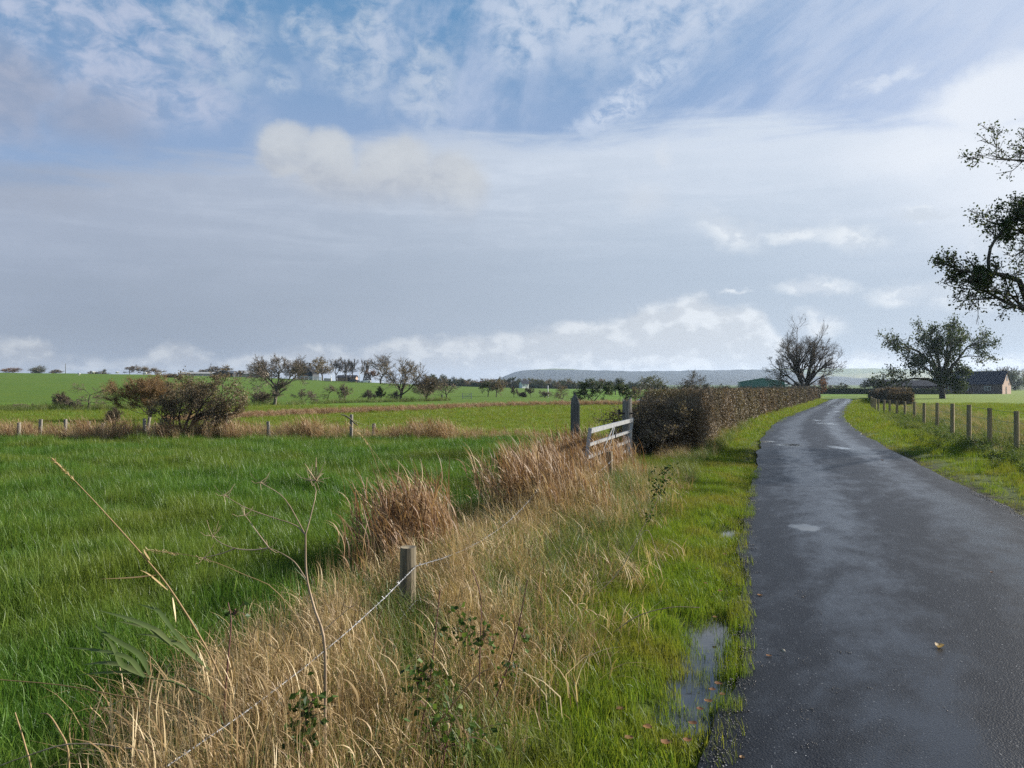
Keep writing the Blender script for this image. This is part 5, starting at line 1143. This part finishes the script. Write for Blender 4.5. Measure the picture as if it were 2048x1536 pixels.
gable_house('brick_outhouse', 'low brick outhouse behind the row of upright bare trees', at_ridge(695, 306), 0.0, 7, 4, 1.5, 2.3, 'pink_render', 'slate', 'outhouse', doors=((1, .9, 1.3),))
gable_house('white_cottage', 'tiny white cottage far off below the hill', at_ridge(1048, 350), math.radians(30), 3.4, 2.4, 2.1, 3.4, 'white_paint', 'slate', 'cottage', windows=((-.8, 1.3, .6, .8), (.9, 1.3, .6, .8)))
def wall_run(name, label, pa, pb_, Y, h, mat, rails=False):
    a, b = (np.array([(p_ - 1024) / F * Y, Y]) for p_ in (pa, pb_)); za, zb = float(ground_z(*a)), float(ground_z(*b))
    e = empty(name, (a[0], a[1], za), label, 'fence' if rails else 'wall')
    v = np.array([b[0] - a[0], 0, zb - za])
    if rails:
        for k in np.linspace(0, 1, 6): mb = MB(); q = v * k; mb.beam(q - [0, 0, .2], q + [0, 0, h], .16, .16); mb.build('post', M[mat], e)
        for z in (.35, .68, .95): mb = MB(); mb.beam(np.array([0, -.1, h * z]), v + [0, -.1, h * z], .08, .16); mb.build('rail', M[mat], e)
    else:
        mb = MB(); mb.beam(np.array([0, 0, h / 2 - .2]), v + [0, 0, h / 2 - .2], .3, h + .4); mb.build('masonry', M[mat], e); mb = MB(); mb.beam(np.array([0, 0, h + .05]), v + [0, 0, h + .05], .4, .1); mb.build('coping', M['white_paint'], e)
wall_run('paddock_fence', 'pale railed paddock fence in front of the dark farmhouse', 600, 643, 288, 1.3, 'white_paint', True)
wall_run('yard_wall', 'short pale yard wall under the tall autumn-brown tree', 648, 663, 287, .9, 'cream_wall')

def car(name, label, x, y, rz, s=1.0, paint='car_paint', z=None):
    e = empty(name, (x, y, float(ground_z(x, y)) if z is None else z), label, 'car', rz=rz)
    def loft(secs, mat, nm, par=e, cap=True):
        mb = MB(); k = len(secs[0]); V = np.array(secs).reshape(-1, 3) * s; idx = np.arange(len(V)).reshape(len(secs), k); nx_ = np.roll(idx, -1, 1)
        mb.add(V, np.stack([idx[:-1], nx_[:-1], nx_[1:], idx[1:]], -1).reshape(-1, 4))
        if cap: mb.f += [idx[0][::-1][None], idx[-1][None]]; mb.m += [np.array([0])] * 2
        return mb.build(nm, M[mat], par, False)
    def ring(xx, hw, z0, z1, r=.1): return [[xx, -hw, z0], [xx, -hw, z1 - r], [xx, -hw + r, z1], [xx, hw - r, z1], [xx, hw, z1 - r], [xx, hw, z0]]
    loft([ring(-2.05, .72, .42, .78), ring(-1.9, .84, .25, .95), ring(-1.0, .88, .2, .98), ring(.6, .88, .2, .97), ring(1.5, .85, .22, .9), ring(1.95, .78, .3, .76), ring(2.08, .68, .4, .64)], paint, 'body')
    loft([ring(-1.85, .7, .94, 1.0, .02), ring(-1.35, .66, .94, 1.36), ring(-.7, .65, .94, 1.45), ring(.1, .65, .94, 1.43), ring(.95, .74, .94, .98, .02)], 'glass', 'windows')
    loft([ring(-1.3, .6, 1.36, 1.42, .03), ring(-.7, .62, 1.43, 1.475, .03), ring(.1, .6, 1.4, 1.455, .03)], paint, 'roof')
    for sx in (-1.3, 1.3):
        for sy in (-.8, .8):
            mb = MB(); mb.tubes(np.array([[sx, sy - .1, .31], [sx, sy + .1, .31]]) * s, np.array([.31, .31]) * s, 16, cap=True); o_ = mb.build('wheel', M['rubber'], e)
            mb = MB(); c_ = sy + .105 * np.sign(sy); mb.tubes(np.array([[sx, c_ - .01, .31], [sx, c_ + .01, .31]]) * s, np.array([.19, .19]) * s, 12, cap=True); mb.build('rim', M['galvanised'], o_)
    for sy in (-.56, .56): mb = MB(); mb.box(np.array([2.0, sy, .66]) * s, np.array([.16, .3, .16]) * s, rz=-.25 * np.sign(sy)); mb.build('headlight', M['lamp_glass'], e)
    mb = MB(); mb.box(np.array([2.1, 0, .42]) * s, np.array([.05, .9, .14]) * s); mb.build('grille', M['iron'], e)
    return e
car('car', 'blue-grey car glimpsed behind the near end of the clipped hedge', 14.9, 86, math.radians(232))
car('parked_car', 'dark parked car under the bare trees of the ridge farm', *at_ridge(709, 288), math.radians(10), .9, 'dark_cladding')
car('parked_car', 'white parked car at the foot of the forked bare tree on the ridge', *at_ridge(731, 287), math.radians(190), .95, 'white_paint')

def pole(name, label, px, Y, top, mat, arm=True, rad=.1):
    x = (px - 1024) / F * Y; z0 = float(ground_z(x, Y)); h = H - (top - 768) / F * Y - z0
    e = empty(name, (x, Y, z0), label, 'pole'); mb = MB(); mb.tubes(np.array([[0, 0, -.3], [0, 0, h / 2], [0, 0, h]]), np.array([rad * 1.2, rad, rad * .8]), 8, cap=True); mb.build('shaft', M[mat], e, True)
    if arm: mb = MB(); mb.beam((-.55, 0, h - .25), (.55, 0, h - .25), .1, .12); mb.build('crossarm', M[mat], e)
pole('utility_pole', 'thin dark pole standing alone on the left ridge skyline', 131, 315, 727, 'grey_wood', False, .12)
pole('utility_pole', 'dark pole with a crossarm behind the long pale shed', 422, 320, 727, 'grey_wood', True, .11)
pole('utility_pole', 'white pole between the upright bare trees of the farm', 719, 292, 743, 'white_paint', False, .13)
pole('utility_pole', 'dark pole over the far wood at the left foot of the hill', 1001, 330, 753, 'grey_wood', True, .11)
pole('utility_pole', 'slim white pole standing in the middle meadow', 1096, 128, 771, 'white_paint', False, .055)
pole('utility_pole', 'thin pale pole between the split gatepost and the willow', 1281, 120, 773, 'post_wood', False, .045)
pole('utility_pole', 'white corner post by the yard wall under the brown tree', 662, 286, 751, 'white_paint', False, .14)

def sheep_at(label, px, Y, rz):
    x = (px - 1024) / F * Y; e = empty('sheep', (x, Y, float(ground_z(x, Y))), label, 'sheep', 'sheep grazing on the ridge', rz)
    mb = MB(); s_ = 9
    sec = [(-.52, .06, .6), (-.5, .18, .62), (-.3, .28, .62), (0, .3, .6), (.3, .27, .62), (.45, .2, .66), (.55, .12, .72), (.66, .09, .76), (.75, .1, .72), (.86, .07, .64), (.92, .03, .62)]
    mb.tubes(np.array([[x_, 0, z] for x_, _, z in sec]), np.array([r for _, r, _ in sec]), s_, 0, cap=True)
    for lx in (-.34, .32):
        for ly in (-.14, .14): mb.tubes(np.array([[lx, ly, .5], [lx + .03, ly, .26], [lx, ly, 0]]), np.array([.07, .04, .035]), 6, 0, cap=True)
    for ly in (-1, 1): mb.tubes(np.array([[.72, ly * .08, .78], [.7, ly * .2, .76]]), np.array([.035, .012]), 5, 0, cap=True)
    mb.build('fleece', M['fleece'], e, True)
sheep_at('white sheep on the ridge below the bent flat-topped tree', 186, 296, .3)
sheep_at('white sheep grazing lower on the ridge, left of the bent flat-topped tree', 158, 270, 2.6)
sheep_at('white sheep on the skyline between the flat-topped tree and the bare grey tree', 234, 298, .2)
sheep_at('white sheep in front of the larger rounded brown tree', 291, 297, 3.3)
sheep_at('white sheep in front of the smaller rounded brown tree', 318, 297, .1)

# ------------------------------------------------------------------ plants that stand out in the foreground
def stem(mb, pts, r0, r1, n=10, sides=5, mi=0):
    Q = resample(pts, n); return mb.tubes(Q, np.linspace(r0, r1, n), sides, mi, [.5])
def curve(pts, n=14):
    """rounded line through measured points"""
    pts = np.array(pts, float); k = len(pts); tt = np.arange(k); q = np.linspace(0, k - 1, n); out = np.zeros((n, 3))
    Pm = np.concatenate([[2 * pts[0] - pts[1]], pts, [2 * pts[-1] - pts[-2]]])
    for j, u in enumerate(q):
        i = min(int(u), k - 2); f_ = u - i; p0, p1, p2, p3 = Pm[i:i + 4]
        out[j] = .5 * (2 * p1 + (p2 - p0) * f_ + (2 * p0 - 5 * p1 + 4 * p2 - p3) * f_ ** 2 + (3 * p1 - p0 - 3 * p2 + p3) * f_ ** 3)
    return out
def ribbon(mb, pts, w_, mi=0, rnd=.5, n=10, up=(0, 0, 1)):
    Q = curve(pts, n); T_ = np.gradient(Q, axis=0); sd_ = np.cross(T_, np.array(up, float)); sd_ /= np.linalg.norm(sd_, axis=1, keepdims=True) + 1e-9
    t_ = np.linspace(0, 1, n); ww = w_ / 2 * np.minimum(1, .35 + t_ * 3) * (1 - t_ ** 2.2) + .0004
    V = np.stack([Q - sd_ * ww[:, None], Q, Q + sd_ * ww[:, None]], 1); V[:, 1, 2] -= ww * .35
    idx = np.arange(n * 3).reshape(n, 3); mb.add(V, np.concatenate([np.stack([idx[:-1, i], idx[:-1, i + 1], idx[1:, i + 1], idx[1:, i]], -1) for i in (0, 1)]), mi, np.full(n * 3, rnd))
def plant(name, label, cat, pb_, Y):
    g = P(pb_, 768, Y); e = empty(name, (g[0], Y, float(ground_z(g[0], Y))), label, cat); return e, np.array(e.location)
# dead umbellifer: tall pale forked stem
e, o_ = plant('dead_umbellifer', 'tall dead umbellifer with a forked pale brown stem above the dry grass', 'plant', 655, 2.7); Y = 2.7; w3 = lambda pts, dy=0.0: [P(a, b, Y + dy * k) - o_ for k, (a, b) in enumerate(pts)]
mb = MB(); mb.tubes(curve([[0, 0, -.05]] + w3([(650, 1470), (649, 1290), (628, 1215), (613, 1150), (611, 1070)]), 22), np.linspace(.0065, .003, 22), 7); mb.build('stem', M['stem_brown'], e, True)
for pts in ([(613, 1160), (590, 1125), (560, 1105), (538, 1096)], [(611, 1070), (590, 1050), (545, 1035), (490, 1015), (448, 990)], [(611, 1070), (598, 1045), (575, 1005), (555, 985), (520, 965)], [(611, 1070), (622, 1030), (632, 982), (620, 960)], [(538, 1096), (505, 1100), (470, 1097), (440, 1085), (425, 1072)], [(538, 1096), (515, 1065), (490, 1030)], [(470, 1097), (440, 1108), (408, 1115)], [(640, 1270), (665, 1245), (700, 1215)]):
    mb = MB(); mb.tubes(curve(w3(pts, .03), 10), np.linspace(.0024, .001, 10), 5)
    tip = np.array(w3(pts, .03)[-1]); r = np.random.RandomState(len(pts) * 7 + pts[0][0])
    for k in range(9):
        d_ = r.normal(size=3) * [1, 1, .7]; d_ = d_ / np.linalg.norm(d_) * r.uniform(.02, .06); mb.tubes(np.stack([tip, tip + d_ * .6, tip + d_ + [0, 0, .012]]), np.array([.0009, .0008, .0006]), 3)
    mb.build('flower_stalk', M['stem_brown'], e, True)
mb = MB(); r = np.random.RandomState(4)
c_ = np.array(P(632, 950, Y)) - o_
for k in range(26):
    d_ = r.normal(size=3); d_ = d_ / np.linalg.norm(d_) * r.uniform(.02, .075); mb.tubes(np.stack([c_ + [0, 0, -.02], c_ + d_ * .6, c_ + d_ + [0, 0, .01]]), np.array([.001, .0009, .0007]), 3)
mb.build('seed_head', M['stem_brown'], e, True)
# reed leaning far out over the field
e, o_ = plant('leaning_reed', 'long reed with a pale plume leaning left over the green field', 'reed', 520, 2.9); Y = 2.9
mb = MB(); mb.tubes(curve([[0, 0, -.05]] + w3([(470, 1430), (420, 1310), (345, 1185), (285, 1110), (200, 1015), (150, 962)]), 24), np.linspace(.0048, .0016, 24), 5); mb.build('stem', M['straw'], e, True)
mb = MB(); r = np.random.RandomState(8); a, b = np.array(P(150, 962, Y)) - o_, np.array(P(106, 919, Y)) - o_
for k in range(70):
    q = a + (b - a) * r.uniform(0, 1) ** .8; d_ = (b - a) * .12 + r.normal(0, .006, 3); ribbon(mb, [q, q + d_ * .6, q + d_], .0035, 0, r.uniform(.5, 1), 4)
mb.build('plume', M['straw'], e)
mb = MB()
for pts, w_, rn in (([(312, 1150), (260, 1155), (200, 1158)][::-1][::-1], .02, .3), ([(345, 1195), (350, 1225), (352, 1245)], .014, .9), ([(300, 1120), (290, 1105), (288, 1098)], .012, .2), ([(335, 1180), (300, 1150), (280, 1140)], .012, .5)):
    ribbon(mb, w3(pts), w_, 0, rn)
mb.build('leaf', M['straw'], e)
# broad green reed leaves fanning left
e, o_ = plant('green_reed', 'reed with broad grey-green leaves fanning out to the left', 'reed', 470, 2.75); Y = 2.75
for i, pts in enumerate([[(440, 1430), (360, 1370), (290, 1355)]]): mb = MB(); mb.tubes(curve([[0, 0, -.05]] + w3(pts), 12), np.linspace(.005, .003, 12), 5); mb.build('stem', M['reed_leaf'], e, True)
for pts, w_, rn in (([(290, 1355), (250, 1332), (205, 1325), (165, 1330)], .024, .6), ([(290, 1355), (255, 1315), (190, 1300), (130, 1295)], .02, .4), ([(290, 1355), (245, 1330), (225, 1290), (195, 1262)], .02, .5), ([(300, 1350), (280, 1310), (240, 1285), (205, 1262), (190, 1250)], .022, .1),
                     ([(340, 1290), (300, 1255), (250, 1235), (195, 1220)], .022, .5), ([(345, 1290), (310, 1258), (275, 1250), (235, 1242)], .02, .8), ([(360, 1280), (320, 1225), (300, 1215), (275, 1208)], .016, .2), ([(420, 1340), (360, 1290), (310, 1272), (270, 1268)], .018, .9), ([(380, 1300), (330, 1240), (300, 1205)], .014, .3), ([(295, 1356), (270, 1345), (205, 1345), (158, 1350)], .016, .7)):
    mb = MB(); ribbon(mb, w3(pts, .02), w_, 0, rn, 12, (.2, -.5, 1)); mb.build('leaf', M['reed_leaf'], e, True)
# single dry stalks
for lab, pts, Y, r0 in (('thin straw stalk lying across the lower left of the grass', [(380, 1470), (350, 1415), (230, 1390), (120, 1370), (-20, 1358)], 2.6, .0032), ('short pale stalk standing at the bottom left corner', [(64, 1560), (50, 1490), (30, 1425)], 2.5, .004), ('bent pale stalk with a broken tip at the bottom left', [(138, 1580), (136, 1500), (118, 1460), (98, 1430), (82, 1427)], 2.5, .0042),
                        ('thin green-gold stem arching over the field above the dry tangle', [(640, 1330), (560, 1190), (490, 1150), (400, 1115), (300, 1100)], 3.0, .002), ('dark fallen twig across the bottom left corner', [(300, 1530), (240, 1495), (140, 1488), (60, 1510), (-10, 1535)], 2.45, .0035), ('fine tall grass stalk rising above the russet tuft', [(960, 1190), (955, 1050), (965, 900)], 6.4, .0025), ('fine arching grass stalk left of the russet tuft', [(800, 1080), (760, 950), (732, 880), (700, 850)], 6.4, .0025),
                        ('pale grey stick lying slantwise in the foreground bank', [(845, 1495), (890, 1430), (950, 1355), (985, 1335)], 2.9, .0042), ('tall straw stalk leaning over the field right of the old posts', [(850, 1080), (800, 980), (760, 920), (720, 868)], 6.5, .0022)):
    q0 = P(*pts[0], Y); e = empty('dry_stalk', (q0[0], q0[1], float(ground_z(q0[0], q0[1]))), lab, 'stalk', 'single dry stalks in the bank'); o_ = np.array(e.location)
    mb = MB(); L_ = [np.array(P(a, b, Y + .02 * k)) - o_ for k, (a, b) in enumerate(pts)]
    if L_[0][2] > .05: L_ = [np.array([L_[0][0] + .01, L_[0][1], -.03])] + L_
    mb.tubes(curve(L_, 16), np.linspace(r0, r0 * .45, 16), 5); mb.build('stem', M['stem_brown' if 'dark' in lab else 'straw'], e, True)
    if 'arching' in lab or 'tall' in lab or 'leaning' in lab:
        mb = MB(); r = np.random.RandomState(2); tip = L_[-1]
        dd = L_[-1] - L_[-2]; dd /= np.linalg.norm(dd)
        for k in range(26): q = tip - dd * r.uniform(0, .12); ribbon(mb, [q, q + dd * .015 + r.normal(0, .004, 3), q + dd * .028 + r.normal(0, .007, 3)], .003, 0, r.uniform(.5, 1), 4)
        mb.build('seed_head', M['straw'], e)
# brambles and dock stems standing in the bank
def bramble(label, pts, Y, leafspots, seed, red=True, group='brambles in the bank'):
    r = np.random.RandomState(seed); q0 = P(*pts[0], Y); e = empty('bramble', (q0[0], q0[1], float(ground_z(q0[0], q0[1]))), label, 'bramble', group); o_ = np.array(e.location)
    L_ = [np.array(P(a, b, Y + .015 * k)) - o_ for k, (a, b) in enumerate(pts)]
    if L_[0][2] > .02: L_ = [np.array([L_[0][0], L_[0][1] + .02, -.03])] + L_
    mb = MB(); mb.tubes(curve(L_, 16), np.linspace(.0042, .002, 16), 5); mb.build('stem', M['stem_red' if red else 'stem_brown'], e, True)
    if leafspots:
        mb = MB()
        for a, b, n, sp2 in leafspots:
            c_ = np.array(P(a, b, Y - .03)) - o_; C = c_ + r.normal(0, 1, (n, 3)) * np.array([sp2, sp2 * .7, sp2])
            C = np.concatenate([C, C + r.normal(0, .03, C.shape)]); mb.leaves(C, r.uniform(.02, .038, len(C)), r, asp=.7, flat=.5)
            for q in C[:12]: mb.tubes(np.stack([c_ + (q - c_) * .1, (c_ + q) / 2 + [0, 0, .01], q]), np.array([.0012, .001, .0008]), 3, 1)
        mb.build('leaves', [M['bramble_leaf'], M['stem_red']], e, False)
bramble('bramble with dark glossy leaves low in the straw near the dead umbellifer', [(590, 1620), (600, 1520), (612, 1440), (625, 1400)], 2.6, [(610, 1430, 22, .035), (598, 1475, 14, .03), (625, 1405, 10, .02), (612, 1500, 12, .03)], 1)
bramble('bramble with drooping dark leaves in the straw right of the front post', [(955, 1500), (958, 1400), (960, 1300), (962, 1200), (945, 1140)], 3.4, [(925, 1250, 16, .03), (965, 1280, 16, .03), (940, 1265, 10, .05)], 2)
bramble('thin red-brown bramble stem slanting up beside the front bank', [(975, 1440), (1010, 1350), (1035, 1260), (1055, 1160)], 3.4, [(1020, 1335, 10, .02), (1045, 1275, 6, .02)], 3)
bramble('bramble spray with small leaves at the foot of the bank in the foreground', [(820, 1530), (845, 1440), (860, 1360), (880, 1180)], 3.0, [(850, 1345, 14, .025), (835, 1375, 12, .03), (828, 1400, 10, .03)], 4)
bramble('leafy bramble low at the bottom centre between straw and green grass', [(880, 1560), (895, 1480), (905, 1440)], 2.9, [(900, 1440, 14, .05), (930, 1470, 14, .06), (860, 1460, 10, .05), (880, 1500, 10, .06)], 5)
bramble('dark thorny twig rising out of the dry tangle left of the umbellifer', [(440, 1640), (448, 1430), (455, 1330), (462, 1245), (456, 1205)], 2.8, [(470, 1230, 4, .02)], 6)
bramble('dry dock spike leaning over the verge beyond the gate end', [(1215, 1180), (1265, 1090), (1310, 1010), (1335, 945)], 6.6, [(1325, 960, 26, .035), (1312, 985, 24, .035), (1338, 940, 14, .02), (1295, 1030, 10, .03)], 7, False)
bramble('long dark bare twig slanting over the green verge grass', [(1180, 1205), (1240, 1140), (1290, 1060), (1312, 1100)], 5.6, [], 8, False)
bramble('dark bare twig fallen across the verge towards the puddle', [(1195, 1290), (1270, 1235), (1340, 1215), (1400, 1215)], 4.9, [], 9, False)

# ------------------------------------------------------------------ small things lying on the road and verge
def leaf_obj(label, px, Y, size, rz, curl, mat='dead_leaf', z=None, rnd=.6, group='dead leaves lying about'):
    q = P(px, 0, Y); e_z = road_z(Y, np.clip((q[0] - road_l(Y)) / (road_r(Y) - road_l(Y)), 0, 1)) if z is None else z
    mb = MB(); n = 7; u = np.linspace(-1, 1, n); Wd = np.sqrt(np.clip(1 - u ** 2, 0, 1)) * .5 * (1 - .25 * u); rows = []
    for i in range(n):
        for v in (-1, -.5, 0, .5, 1): rows.append([u[i] * .5, v * Wd[i] * (1 - curl * .3), (abs(v) * Wd[i]) ** 1.5 * curl + u[i] ** 2 * curl * .25 + .03 * math.sin(5 * u[i] + v * 4)])
    V = np.array(rows) * size; V[:, 2] -= V[:, 2].min() - .002; idx = np.arange(n * 5).reshape(n, 5)
    mb.add(V, np.concatenate([np.stack([idx[:-1, i], idx[:-1, i + 1], idx[1:, i + 1], idx[1:, i]], -1) for i in range(4)]), 0, np.full(len(V), rnd))
    o_ = mb.build('dead_leaf', M[mat], None, True); o_.location = (q[0], Y, float(e_z)); o_.rotation_euler = (0, 0, rz); return tag(o_, label, 'leaf', group)
dq = lambda py: 2560 / (py - 768)
leaf_obj('pale curled leaf lying alone on the middle of the wet road', 1880, dq(1311), .062, .3, 1.0, 'straw', rnd=.55)
leaf_obj('small orange leaf on the road at the bottom edge', 1484, dq(1524), .026, 1.2, .5, rnd=.9)
leaf_obj('thin reddish leaf on the road near the left edge', 1520, dq(1196), .04, .1, .3, rnd=.35)
leaf_obj('tiny dark leaf on the right half of the road', 1984, dq(1156), .03, .4, .4, rnd=.1)
leaf_obj('dark leaf scrap on the road left of the pale stone', 1538, dq(1319), .034, .2, .3, rnd=.1)
leaf_obj('small dark crumb of leaf on the far part of the road', 1765, dq(924), .07, .2, .5, rnd=.05)
for i, (px, py, sz) in enumerate([(1437, 1388, .05), (1425, 1400, .045), (1416, 1424, .05), (1440, 1196, .05), (1332, 1510, .06), (1295, 1478, .055), (1258, 1500, .05), (1400, 1440, .045), (1385, 1470, .05), (1445, 1410, .04), (1375, 1505, .05), (1430, 1250, .04), (1412, 1180, .04), (1450, 1120, .045), (1395, 1150, .04), (1240, 1440, .05), (1218, 1330, .05)]):
    leaf_obj('brown dead leaf caught in the verge grass by the road edge', px, dq(py), sz * .85, i * 1.1, .35, z=.05, rnd=.15 + .06 * (i % 7), group='dead leaves in the verge grass')
def stone(label, px, py, size, seed, mat='stone'):
    Y = dq(py); q = P(px, 0, Y); r = np.random.RandomState(seed); mb = MB(); n, m_ = 7, 10; V = []
    for i in range(n):
        th = PI * i / (n - 1)
        for j in range(m_): ph = 2 * PI * j / m_; k = 1 + r.normal(0, .1); V.append([math.sin(th) * math.cos(ph) * k, math.sin(th) * math.sin(ph) * .75 * k, math.cos(th) * .6 * k])
    idx = np.arange(n * m_).reshape(n, m_); nx_ = np.roll(idx, -1, 1); mb.add(np.array(V) * size / 2, np.stack([idx[:-1], nx_[:-1], nx_[1:], idx[1:]], -1).reshape(-1, 4)[:, ::-1])
    o_ = mb.build('stone', M[mat], None, False); o_.location = (q[0], Y, float(road_z(Y, .2)) + size * .2); o_.rotation_euler = (0, 0, seed); return tag(o_, label, 'stone')
stone('pale pebble lying on the road near its left edge', 1566, 1315, .03, 2)
stone('tiny dark pebble on the road right of the larger round puddle', 1730, 1068, .03, 3, 'iron')
stone('small dark pebble on the right part of the road', 1918, 1172, .028, 4, 'iron')
